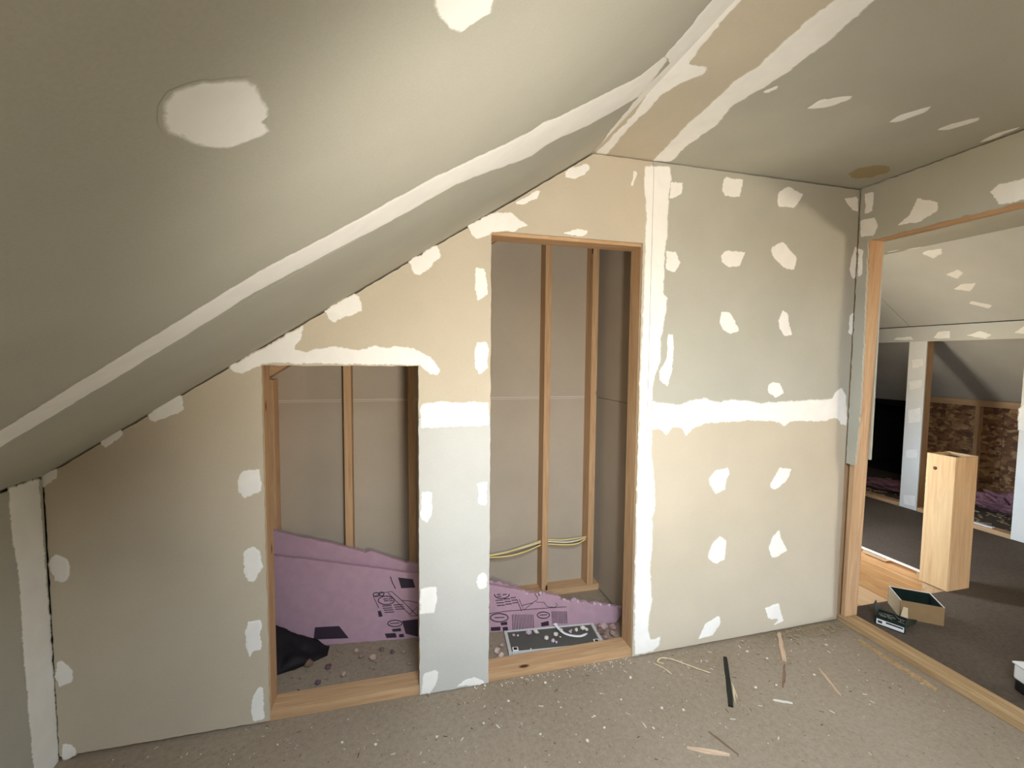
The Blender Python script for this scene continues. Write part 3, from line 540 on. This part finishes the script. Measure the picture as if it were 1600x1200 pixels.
prism('drywall_sheet', [(X2+.1, 2.102), (XO+.1, 2.102), (XO+.1, 3.02), (X2+.1, 3.02)], fHS, DW, PALE, hc)
for i, poly in enumerate(P['hallslope']):
    patch('joint_compound', poly, fHS if min(u for u, v in poly) > XC2 else fC, MUDP, hc, h=.002, seed=140+i, inset=.02)
hk = tag(empty('wall_hall_knee'), 'open framed knee wall with mudded header and posts across the hall', 'wall', kind='structure')
ZB = 1.612
box('header_face', (X2, -1.2, ZB), (X2+DW, 2.98, ZH-.006), PALE, hk, 0)
box('header', (X2+DW, -1.2, ZB+.004), (X2+.10, 2.98, ZB+.09), WY, hk, 0)
def knee_post(ya_, yb_):
    box('post_face', (X2-.0005, ya_, .004), (X2+DW, yb_, ZB+.002), POSTM, hk, 0)
    box('post', (X2+DW, ya_+.006, .03), (X2+.10, yb_-.006, ZB+.004), WZ, hk)
knee_post(1.19, 1.335); knee_post(.32, .53); knee_post(2.3, 2.45)
for a, b in ((1.335, 2.30), (.53, 1.188), (-1.2, .32)):
    box('bottom_plate', (X2+.004, a, 0), (X2+.095, b, .036), WY, hk)
for i, poly in enumerate(P['hallknee']):
    patch('joint_compound', poly, fHK, MUDP, hk, h=.002, seed=160+i, inset=.03)
weo = tag(empty('wall_eaves'), 'dark strand board eaves wall with studs beyond the knee wall', 'wall', kind='structure')
box('strand_board', (XO, -1.2, 0), (XO+.012, 1.20, ZO), OSB, weo, 0)
box('strand_board', (XO, 1.203, 0), (XO+.012, 1.93, ZO), OSB, weo, 0)
box('top_plate', (XO-.07, -1.2, ZO-.045), (XO-.001, 1.93, ZO+.02), WY, weo)
for ys_ in (1.36, .72, 1.89, .1): box('eaves_stud', (XO-.06, ys_, .036), (XO-.001, ys_+.038, ZO-.045), WZ, weo)
box('bottom_plate', (XO-.07, -1.2, 0), (XO-.001, 1.93, .036), WY, weo)
boxes('shade_lining', [((XO+.013, -1.25, -.02), (XO+.03, 1.93, ZO+.3)), ((XO+.013, 1.915, 0), (7.2, 1.93, ZO+.3)), ((7.1, 1.93, 0), (7.12, 3.02, ZO+.3)), ((XO, 1.93, ZO+.0), (7.2, 3.02, ZO+.06)), ((6.1, 1.93, -.02), (7.2, 3.02, 0)), ((X2+.1, 3.0, -.02), (7.2, 3.02, ZH)),  ((X2, -1.3, -.02), (6.1, -1.2, ZH+.1))], DARK, weo)  # dark lining added to put the shade of the eaves cavity into colour

# roof deck above everything, so no sky leaks in
rd = tag(empty('roof_deck'), 'roof boards above the ceilings', 'roof', kind='structure')
for k, (pl, ff) in enumerate((([(XS0-.02, wy1+.14), (XP+.02, wy1+.14), (XP+.02, .78), (XS0-.02, .78)], fS), ([(XS0-.02, YB-.12), (XP+.02, YB-.12), (XP+.02, wy0-.14), (XS0-.02, wy0-.14)], fS), ([(XS0-.02, wy0-.14), (wx0-.14, wy0-.14), (wx0-.14, wy1+.14), (XS0-.02, wy1+.14)], fS), ([(wx1+.14, wy0-.14), (XP+.02, wy0-.14), (XP+.02, wy1+.14), (wx1+.14, wy1+.14)], fS), ([(XP-.02, YB-.12), (2.34, YB-.12), (2.34, .78), (XP-.02, .78)], fC), ([(2.33, YB-.12), (XC2+.04, YB-.12), (XC2+.04, 3.1), (2.33, 3.1)], fC), ([(XC2-.02, YB-.12), (6.15, YB-.12), (6.15, 3.1), (XC2-.02, 3.1)], fHS))):
    prism('roof_board', pl, lambda u, v, h, ff=ff: ff(u, v, h-DW-.012), .02, DARK, rd)
box('gable_board', (XS0-.02, .76, -.05), (2.33, .78, HC+.06), DARK, rd, 0)
boxes('eaves_board', [((XS0-.04, YB-.12, -.05), (XS0-.01, .78, ZK+.3)), ((XS0-.02, YB-.12, -.06), (XL+.1, .78, -.04))], DARK, rd)
# ================================================================== STAIR HALL THINGS
bt = tag(empty('stair_rim_beam', (HX1, .085, -.2)), 'warm lit timber beam along the far edge of the stair opening', 'beam')
L_ = 2.9
prof = [(.0, -.15), (.0, .10), (.008, .128), (.03, .145), (.075, .15), (.11, .15), (.11, -.15)]
prism('beam', [(a, b) for a, b in prof], lambda u, v, h: (u, .14-h, v), L_-.15, BEAM, bt)
box('lower_board', (.06, .0, -.32), (.09, L_, -.152), WY, bt)
for a, b in ((.17, .26), (.46, .62), (1.2, 1.3)):
    box('shim', (.004, a, .152), (.09, b, .176), WY, bt)
box('bearing_block', (-.15, .0, .06), (-.005, .13, .195), WX, bt)
box('edge_band', (-.004, .152, .183), (0, L_, .2), CORE, bt, 0)
lp = tag(empty('stair_landing', (2.80, .6, -.2)), 'bright wooden stair landing just below the hall floor edge', 'landing')
for k in range(3):
    box('plank', (-.36+k*.254, -.61, -.025), (-.36+k*.254+.25, .95, 0), WY, lp)
box('riser', (.40-.03, -.61, -.35), (.40-.005, .95, -.03), WY, lp)
nb = tag(empty('newel_box', (3.362, .15, 0)), 'boxed plywood newel post standing at the corner of the stair opening', 'newel post')
w_, d_, hN = .097, .075, .842
box('side_panel', (-w_, -d_, .0), (-w_+.018, d_, hN), PLY, nb)
box('side_panel', (w_-.018, -d_, .0), (w_, d_, hN), PLY, nb)
box('side_panel', (-w_+.0185, -d_, .0), (w_-.0185, -d_+.018, hN-.003), PLY, nb)
box('side_panel', (-w_+.0185, d_-.018, .0), (w_-.0185, d_, hN-.003), PLY, nb)
box('core', (-w_+.02, -d_+.02, .0), (w_-.02, d_-.02, hN-.02), DARK, nb, 0)
kn = tube('knot', [(-w_-.0008, .028, .752), (-w_+.002, .028, .752)], .011, plain('knot_brown', (92, 58, 30), .6), nb, 12)

cbx = tag(empty('cardboard_box', (2.80, -.05, 0), math.atan2(-.113, .146)), 'open brown cardboard box with a dark green inside on the hall floor', 'box')
a_, b_, hB = .094, .082, .10
box('front_panel', (-a_, -b_, 0), (a_, -b_+.004, hB), CARD, cbx, 0)
box('back_panel', (-a_, b_-.004, 0), (a_, b_, hB), CARD, cbx, 0)
box('side_panel', (-a_, -b_+.0041, 0), (-a_+.004, b_-.0041, hB), CARDL, cbx, 0)  # paler card on both sides puts the window light into the colour
box('side_panel', (a_-.004, -b_+.0041, 0), (a_, b_-.0041, hB), CARDL, cbx, 0)
box('liner', (-a_+.0045, -b_+.0045, .002), (a_-.0045, b_-.0045, .006), GREEN, cbx, 0)
for lo, hi in (((-a_+.0042, -b_+.0042, .006), (-a_+.006, b_-.0042, hB-.002)), ((a_-.006, -b_+.0042, .006), (a_-.0042, b_-.0042, hB-.002)), ((-a_+.006, b_-.006, .006), (a_-.006, b_-.0042, hB-.002)), ((-a_+.006, -b_+.0042, .006), (a_-.006, -b_+.006, hB-.002))):
    box('liner', lo, hi, GREEN, cbx, 0)
for lo, hi in (((-a_, -b_, hB), (-a_+.004, b_, hB+.002)), ((a_-.004, -b_, hB), (a_, b_, hB+.002)), ((-a_+.004, b_-.004, hB), (a_-.004, b_, hB+.002))):
    box('rim', lo, hi, WHITE, cbx, 0)

ct = tag(empty('screw_carton', (2.548, -.102, 0), math.atan2(-.109, .055)), 'small dark green screw carton with white label and open flaps by the doorway', 'carton')
a_, b_, hB = .061, .042, .052
box('front_panel', (-a_, -b_, 0), (a_, -b_+.003, hB), GREEN, ct, 0)
box('back_panel', (-a_, b_-.003, 0), (a_, b_, hB), GREEN, ct, 0)
box('side_panel', (-a_, -b_+.0031, 0), (-a_+.003, b_-.0031, hB), GREEN, ct, 0)
box('side_panel', (a_-.003, -b_+.0031, 0), (a_, b_-.0031, hB), GREEN, ct, 0)
box('base', (-a_+.003, -b_+.003, 0), (a_-.003, b_-.003, .003), CARD, ct, 0)
lb = box('label_strip', (-a_+.006, -b_-.0008, .006), (a_-.004, -b_, .034), WHITE, ct, 0)
boxes('label_print', [((-a_+.012, -b_-.0014, .014), (-a_+.030, -b_-.0008, .026)), ((-a_+.045, -b_-.0014, .022), (a_-.008, -b_-.0008, .030))], INK, lb)
def flap(ax, pts, mat, nm='flap'):
    mesh(nm, pts+[tuple(Vector(p_)+Vector(ax)) for p_ in pts], [(0, 1, 2, 3), (7, 6, 5, 4), (0, 4, 5, 1), (1, 5, 6, 2), (2, 6, 7, 3), (3, 7, 4, 0)], mat, ct)
flap((.002, 0, .0), [(-a_, -b_, hB), (-a_, b_, hB), (-a_-.012, b_-.012, hB+.05), (-a_-.012, -b_+.012, hB+.05)], GREEN)
flap((0, .002, .0), [(a_-.03, b_, hB), (a_, b_, hB), (a_-.004, b_+.012, hB+.05), (a_-.022, b_+.012, hB+.05)], CARDL)
flap((.002, 0, .0), [(a_, -b_, hB), (a_, b_, hB), (a_+.035, b_-.008, hB+.012), (a_+.035, -b_+.008, hB+.012)], GREEN)
rs = random.Random(4)
V, F = [], []
for k in range(46):
    x, y, z = rs.uniform(-.05, .05), rs.uniform(-.034, .034), rs.uniform(.03, .048); a = rs.uniform(0, 3.14); t = rs.uniform(-.3, .3)
    d = Vector((math.cos(a), math.sin(a), t)).normalized()*.014; s = d.cross(Vector((0, 0, 1))).normalized()*.0022; u_ = Vector((0, 0, .0022)); b = len(V); c = Vector((max(-.042, min(.042, x)), max(-.024, min(.024, y)), z))
    V += [c-d+s, c-d-s, c-d+u_, c+d+s*.4, c+d-s*.4, c+d+u_*.4]; F += [tuple(i+b for i in f) for f in ((0, 1, 2), (3, 5, 4), (0, 3, 4, 1), (1, 4, 5, 2), (2, 5, 3, 0))]
sc_ = mesh('screws', V, F, STEEL, ct); sc_['kind'] = 'stuff'

tb = tag(empty('white_tub', (2.62, -.66, 0), -.35), 'small white tub with a black lower part at the right edge beyond the doorway', 'tub')
box('base', (-.07, -.07, 0), (.07, .07, .05), BLACK, tb, .008)  # lower part coloured black
box('tub_body', (-.074, -.074, .0505), (.074, .074, .115), WHITE, tb, .008)
box('tub_lid', (-.078, -.078, .1155), (.078, .078, .124), WHITE, tb, .003)

rs = random.Random(11)
def wool(name, c, r, n, label):
    V, F = [], []
    bm = bmesh.new(); bmesh.ops.create_icosphere(bm, subdivisions=4, radius=1)
    for v in bm.verts:
        k = 1+.5*noise.noise(v.co*2.3+Vector(c)*7)+.45*noise.noise(v.co*6)+.25*noise.noise(v.co*13)
        v.co = Vector((v.co.x*r[0]*k, v.co.y*r[1]*k, max(-.0, (v.co.z*.5+.5)*r[2]*k)))
    V = [tuple(v.co) for v in bm.verts]; F = [tuple(v.index for v in f.verts) for f in bm.faces]; bm.free()
    o = mesh(name, V, F, PINKW); o.location = c
    return tag(o, label, 'insulation')
wool('insulation_clump', (5.55, .96, 0), (.2, .26, .15), 3, 'pink fluffy insulation clump in the eaves behind the newel post')
wool('insulation_clump', (5.3, 1.75, 0), (.2, .3, .07), 3, 'flat dark pink insulation scrap in the dark eaves')
o = box('white_strip', (-.02, -.14, 0), (.02, .14, .008), WHITE); o.location = (X2+.05, .80, .036); tag(o, 'thin white strip lying on the knee wall bottom plate', 'strip')

# ================================================================== CLOSET THINGS
B0, EX, EZ, BK = [Vector(v) for v in P['foamframe']]
def board(name, outline, off, th, label, bottom):
    t = tag(empty(name, tuple(B0+BK*off)), label, 'insulation board')
    poly = rough(outline+bottom, .02, .002, off*50)
    NB = EX.cross(EZ).normalized()
    sgn = -1 if NB.y > 0 else 1
    f3 = lambda u, v, h: tuple(EX*u+EZ*v+NB*(sgn*h))
    prism('foam_panel', poly, f3, th, PINK, t)
    return t, f3
fb1, f3a = board('foam_board', P['foam1'], 0, .025, 'front pink foam insulation board with printed markings leaning in the closet', [(1.72, .004), (-.06, .0)])
fb2, f3b = board('foam_board', P['foam2'], .042, .025, 'rear pink foam insulation board with a ragged top edge behind the other', [(1.30, .0), (-.12, .0)])
# ragged bright crumbs along the broken edge
def ribbon(lst, w, f3, h=.0006, closed=False):
    V, F = [], []
    for line in lst:
        b = len(V); n = len(line); line = [Vector(p_) for p_ in line]
        for i in range(n):
            d = (line[min(i+1, n-1)]-line[max(i-1, 0)])
            if d.length < 1e-6: d = Vector((1, 0))
            d.normalize(); nr = Vector((-d.y, d.x))*w/2
            V += [f3(*(line[i]+nr), h), f3(*(line[i]-nr), h)]
        F += [(b+2*i, b+2*i+1, b+2*i+3, b+2*i+2) for i in range(n-1)]
    return V, F
PR_ = P['print']
for ln in PR_['ovals']:
    V, F = ribbon([ln], .005, f3a); mesh('printed_oval', V, F, INK, fb1)
for ln in PR_['lines']:
    V, F = ribbon([ln], .0032, f3a); mesh('printed_line', V, F, INK, fb1)
for lst, w, nm in ((PR_['hatch'][:14], .0032, 'printed_small_text'), (PR_['hatch'][14:], .0032, 'printed_small_text'), (PR_['text'], .0045, 'printed_lettering')):
    V, F = ribbon(lst, w, f3a); mesh(nm, V, F, INK, fb1)['kind'] = 'stuff'
for pl in PR_['blocks']:
    mesh('printed_block', [f3a(u, v, .0006) for u, v in pl], [tuple(range(len(pl)))], INK, fb1)
rs = random.Random(21)
V, F = [], []
top = P['foam1']
for i in range(9, len(top)-3):
    (u0_, v0_), (u1_, v1_) = top[i], top[i+1]
    for k in range(2):
        t = rs.random(); rv, rf = rock_data(rs.uniform(.006, .012), rs); b = len(V)
        c = Vector(f3a(u0_+(u1_-u0_)*t, v0_+(v1_-v0_)*t-.008, -.008))
        V += [tuple(c+Vector(p_)) for p_ in rv]; F += [tuple(q_+b for q_ in f) for f in rf]
mesh('broken_edge', V, F, PINKC, fb1)['kind'] = 'stuff'

fp_ = tag(empty('framed_panel', (.735, .212, 0), -.09), 'dark grey framed panel lying flat on the closet floor', 'panel')
box('panel_face', (-.223, -.076, .004), (.223, .076, .012), SLATE, fp_, 0)
box('frame_strip', (-.240, -.085, 0), (-.224, .085, .018), SILV, fp_)
box('frame_strip', (.224, -.085, 0), (.240, .085, .018), SILV, fp_)
box('frame_strip', (-.2235, -.085, 0), (.2235, -.077, .018), SILV, fp_)
box('frame_strip', (-.2235, .077, 0), (.2235, .085, .018), SILV, fp_)
for s in (-1, 1):
    c_ = box('corner_plate', (s*.205-.014, -.080, .0185), (s*.205+.014, -.052, .021), WHITE, fp_)
    box('corner_hole', (s*.205-.008, -.074, .0211), (s*.205+.008, -.058, .0222), BLACK, c_, 0)
rs = random.Random(5)
bits = [(.62, .27, .016), (.66, .285, .017), (.70, .215, .013), (.725, .19, .012), (.75, .225, .014), (.79, .285, .013), (.835, .235, .010), (.87, .245, .013), (.905, .255, .016), (.545, .28, .009), (.565, .272, .007), (.60, .16, .005), (.845, .275, .007), (.77, .21, .006), (.92, .225, .012), (.735, .172, .008)]
for i, (x, y, r) in enumerate(bits):
    V, F = rock_data(r, rs); o = mesh('foam_chunk', V, F, CRUMB if i % 3 else PINKC); o.location = (x, min(y-.005, .29-(x-.5)*.11-.012), .0125)
    tag(o, 'small pale broken chunk lying on the dark framed panel', 'chunk', 'broken chunks on the framed panel')
for i, (x, y, r) in enumerate([(.99, .20, .022), (1.02, .23, .026), (1.045, .17, .02), (1.0, .16, .016), (1.07, .22, .024), (1.03, .27-.03, .018)]):
    V, F = rock_data(r, rs, 2); o = mesh('rubble_chunk', V, F, plain('rubble_%d' % i, rs.choice([(150, 120, 112), (178, 150, 146), (120, 96, 84)]), .9)); o.location = (x, y, 0)
    tag(o, 'rough brownish rubble piece in the closet corner right of the framed panel', 'rubble', 'rubble in the closet corner')
for i, (x, y, r) in enumerate([(.44, .19, .018), (.45, .15, .016), (.47, .22, .014), (.43, .13, .014)]):
    V, F = rock_data(r, rs, 2); o = mesh('rubble_chunk', V, F, plain('rubble_l%d' % i, rs.choice([(168, 140, 132), (190, 168, 156)]), .9)); o.location = (x, y, 0)
    tag(o, 'pale rubble piece on the closet floor left of the framed panel', 'rubble', 'rubble left of the framed panel')
for i, (x, y, r) in enumerate([(-.14, .275, .018), (-.19, .30, .016), (-.05, .30, .012), (-.10, .33, .012), (-.26, .20, .014), (.0, .29, .011), (-.33, .26, .016), (-.42, .30, .02), (-.22, .35, .012), (.03, .2, .009), (-.36, .17, .013)]):
    V, F = rock_data(r, rs, 2); o = mesh('rubble_chunk', V, F, plain('rubble_c%d' % i, [(176, 150, 134), (150, 124, 112), (104, 76, 84), (120, 96, 80)][i % 4], .9)); o.location = (x, y, 0)
    tag(o, 'crumbled rubble piece on the closet floor in the shorter opening', 'rubble', 'rubble in the shorter closet opening')
pts = smooth_path([(.775, .295, .03), (.78, .262, .026), (.80, .225, .018), (.835, .20, .0155), (.875, .188, .0155), (.915, .20, .0155)])
o = tube('plastic_strip', pts, .006, WHITE, rad=[.011, .012, .011]+[.008]*(len(pts)-6)+[.006, .005, .004], flat=.35); tag(o, 'curved white plastic strip lying on the dark framed panel', 'strip')
# crumpled black sheet added to darken the corner of the short opening
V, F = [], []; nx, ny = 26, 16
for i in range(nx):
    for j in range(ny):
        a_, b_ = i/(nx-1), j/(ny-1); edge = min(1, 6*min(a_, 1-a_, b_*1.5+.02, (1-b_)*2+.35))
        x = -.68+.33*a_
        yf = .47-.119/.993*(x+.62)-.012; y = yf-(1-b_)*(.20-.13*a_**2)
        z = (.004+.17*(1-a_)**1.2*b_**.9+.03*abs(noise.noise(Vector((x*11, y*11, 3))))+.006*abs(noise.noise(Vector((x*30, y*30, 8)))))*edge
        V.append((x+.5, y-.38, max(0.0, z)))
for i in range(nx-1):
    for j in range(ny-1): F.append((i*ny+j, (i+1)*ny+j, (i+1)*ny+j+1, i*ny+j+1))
o = mesh('dark_filler', V, F, plain('filler_black', (24, 18, 20), .7), smooth=True); o.location = (-.5, .38, 0.0005); o.name = 'dark_filler'
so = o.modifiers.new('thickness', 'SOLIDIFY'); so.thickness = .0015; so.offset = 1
tag(o, 'crumpled black sheet added to darken the left corner of the shorter closet opening', 'sheeting')
for i, (ctrl, mt, lab) in enumerate(((((.22, .622, .285), (.40, .612, .288), (.55, .598, .300), (.70, .615, .322), (.802, .63, .332), (.845, .63, .335), (.93, .610, .338), (1.02, .615, .338), (1.095, .63, .330)), CABY, 'uppermost yellow electrical cable threaded through the closet studs'),
                                      (((.22, .630, .280), (.45, .620, .286), (.60, .606, .305), (.72, .62, .318), (.802, .636, .320), (.845, .636, .322), (.95, .62, .318), (1.03, .62, .322), (1.095, .64, .320)), CABW, 'white electrical cable between the two yellow ones in the closet'),
                                      (((.22, .638, .276), (.42, .625, .276), (.58, .604, .278), (.70, .61, .292), (.802, .632, .305), (.845, .632, .308), (.95, .612, .306), (1.03, .614, .306), (1.095, .64, .311)), CABY, 'lowest yellow electrical cable sagging between the closet studs'))):
    o = tube('cable', smooth_path([(x, y-.012*(not (.79 < x < .86 or x > 1.09)), z) for x, y, z in ctrl]), .0052, mt, seg=8, flat=.7); tag(o, lab, 'cable', 'cables through the closet studs')

# ================================================================== ADDED FILL LAMP (unseen, behind the viewer)
fill_stand = tag(empty('fill_lamp', (LAMP.x, LAMP.y-.06, 0), math.atan2(AIM.y-LAMP.y, AIM.x-LAMP.x)-math.pi/2), 'added yellow fill lamp on a tripod stand, unseen behind the viewer', 'work lamp')
ZL = LAMP.z-.065
tube('pole', [(0, 0, .28), (0, 0, ZL-.015)], .012, BLACK, fill_stand)
for k in range(3):
    a_ = k*2.094+.5; tube('leg', [(0, 0, .55), (.32*math.cos(a_), .32*math.sin(a_), .01)], .009, BLACK, fill_stand)
box('bracket', (-.11, -.012, ZL-.02), (.11, .012, ZL-.003), BLACK, fill_stand)
box('lamp_back', (-.10, -.03, ZL), (.10, -.022, ZL+.13), CABY, fill_stand)
for lo, hi in (((-.10, -.0219, ZL), (-.092, .03, ZL+.13)), ((.092, -.0219, ZL), (.10, .03, ZL+.13)), ((-.0919, -.0219, ZL), (.0919, .03, ZL+.008)), ((-.0919, -.0219, ZL+.122), (.0919, .03, ZL+.13))):
    box('lamp_housing', lo, hi, CABY, fill_stand)

# ================================================================== FLOOR LITTER
def put(o, loc, rz=0): o.location = loc; o.rotation_euler = (0, 0, rz); return o
def between(a, b): return ((a[0]+b[0])/2, (a[1]+b[1])/2, 0), math.atan2(b[1]-a[1], b[0]-a[0]), math.hypot(b[0]-a[0], b[1]-a[1])
def sliver(name, a, b, w, th, mat, label, cat, taper=.5, group=None):
    loc, rz, L = between(a, b); rnd = random.Random(int(a[0]*1000)); n = 7; V = []; F = []
    for i in range(n):
        t = i/(n-1); ww = w/2*(1-(1-taper)*abs(2*t-1)**1.5)*rnd.uniform(.85, 1.1); yy = rnd.uniform(-.1, .1)*w
        x = (t-.5)*L; V += [(x, yy-ww, 0), (x, yy+ww, 0), (x, yy+ww*.8, th*rnd.uniform(.8, 1.1)), (x, yy-ww*.8, th*rnd.uniform(.8, 1.1))]
    for i in range(n-1):
        k = i*4; F += [(k+j, k+(j+1) % 4, k+4+(j+1) % 4, k+4+j) for j in range(4)]
    F += [(3, 2, 1, 0), tuple(4*(n-1)+j for j in range(4))]
    o = mesh(name, V, F, mat); put(o, loc, rz); tag(o, label, cat, group); return o
sliver('black_strip', (1.491, -.105), (1.301, -.36), .021, .008, BLACK, 'narrow black rubber strip lying on the bare floor', 'strip', .9)
sliver('wood_sliver', (1.895, -.018), (1.745, -.19), .026, .010, SPLIN, 'pale wood sliver against the wall beside the doorway corner', 'wood scrap', .8)
sliver('wood_sliver', (1.73, -.21), (1.60, -.325), .014, .005, SPLIND, 'thin brown splinter pointing at the pale sliver by the wall', 'wood scrap', .3)
sliver('wood_sliver', (1.006, -.478), (1.135, -.545), .018, .006, SPLIN, 'pale wood splinter lying in front, nearest to the viewer', 'wood scrap', .4)
sliver('wood_sliver', (1.86, -.27), (1.80, -.42), .013, .005, SPLIN, 'short bent splinter on the clean floor right of the black strip', 'wood scrap', .3)
sliver('wood_sliver', (1.50, -.372), (1.565, -.405), .010, .004, CRUMB, 'tiny white sliver right of the black strip', 'wood scrap', .6)
sliver('wood_sliver', (2.245, -.16), (2.235, -.50), .022, .012, WYD, 'long tan sliver lying along the doorway threshold plate', 'wood scrap', .6)
pts = smooth_path([(1.18, -.075, .003), (1.16, -.055, .004), (1.19, -.04, .006), (1.23, -.062, .008), (1.27, -.10, .006), (1.31, -.14, .004), (1.352, -.178, .003)])
o = tube('straw', pts, .004, STRAW, rad=[.002, .003]+[.0045, .0035, .003, .004]*20, flat=.4); tag(o, 'bent pale straw of wood fibre at the foot of the wall', 'wood fibre')
pts = smooth_path([(1.135, -.06, .002), (1.16, -.10, .004), (1.175, -.14, .002)])
o = tube('straw', pts, .0032, STRAW, flat=.5); tag(o, 'short straw piece beside the bent straw by the wall', 'wood fibre')
for (a, b, lab) in (((1.40, -.25), (1.36, -.33), 'frayed fibre wisp touching the black strip'), ((1.39, -.27), (1.33, -.35), 'second frayed fibre wisp along the black strip'), ((1.13, -.44), (1.17, -.55), 'brown curled splinter beside the nearest pale splinter')):
    sliver('fibre_wisp', a, b, .008, .004, STRAW if 'wisp' in lab else SPLIND, lab, 'wood fibre', .3)
rs = random.Random(31)
spec = [(.62, -.20), (.75, -.33), (.88, -.22), (.50, -.30), (.30, -.20), (.12, -.22), (-.10, -.2), (-.22, -.16), (1.02, -.30), (.93, -.38), (.66, -.37), (1.48, -.30), (1.62, -.10), (1.68, -.16), (.98, -.12), (1.10, -.33), (1.80, -.30), (2.05, -.15), (1.58, -.31), (.42, -.12), (.60, -.06)]
for i, (x, y) in enumerate(spec):
    V, F = rock_data(rs.uniform(.005, .009), rs); o = mesh('plaster_crumb', V, F, CRUMB); put(o, (x, y, 0), rs.uniform(0, 6)); tag(o, 'white plaster crumb scattered on the bare floor', 'crumb', 'plaster crumbs on the floor')
it = []
for k in range(380):
    x = rs.uniform(-1.0, 2.25); y = -abs(rs.gauss(0, .35))-.004
    if y < -1.2: continue
    it.append((x, y, 0, rs.uniform(.0012, .0032), 'chip' if rs.random() < .35 else 'c'))
for k in range(110): it.append((rs.uniform(.3, 1.06), -abs(rs.gauss(0, .022))+.006, 0, rs.uniform(.001, .0045), 'c'))
tag(scatter('plaster_grit', it, CRUMB), 'fine white plaster grit strewn over the floor', 'grit', kind='stuff')
it = [(rs.uniform(-1.0, 2.25), -abs(rs.gauss(0, .4))-.005, 0, rs.uniform(.001, .0028), rs.choice(['chip', 'c', 'c'])) for k in range(420)]
tag(scatter('dirt_grit', it, DIRT), 'fine brown sawdust and dirt strewn over the floor', 'dirt', kind='stuff')
it = [(rs.uniform(-.5, 1.05), rs.uniform(.11, .40), 0, rs.uniform(.0012, .0035), rs.choice(['chip', 'c', 'c'])) for k in range(170)]
tag(scatter('closet_dirt', it, DIRT), 'brown dirt and sawdust on the closet floor', 'dirt', kind='stuff')
it = [(min(2.27, rs.gauss(2.08, .13)), -abs(rs.gauss(0, .035))-.006, rs.uniform(0, .008), rs.uniform(.003, .007), 'chip') for k in range(240)]
it += [(rs.gauss(1.72, .09), -.12+rs.gauss(0, .06), 0, rs.uniform(.002, .005), 'chip') for k in range(60)]
tag(scatter('wood_shavings', it, CHIP), 'heap of wood shavings swept into the wall corner by the doorway', 'shavings', kind='stuff')
it = [(rs.uniform(4.9, 5.75), rs.uniform(.6, 2.2), 0, rs.uniform(.008, .02), 'chip') for k in range(160)]
tag(scatter('eaves_litter', it, CHIP), 'scraps and shavings on the floor of the eaves', 'litter', kind='stuff')
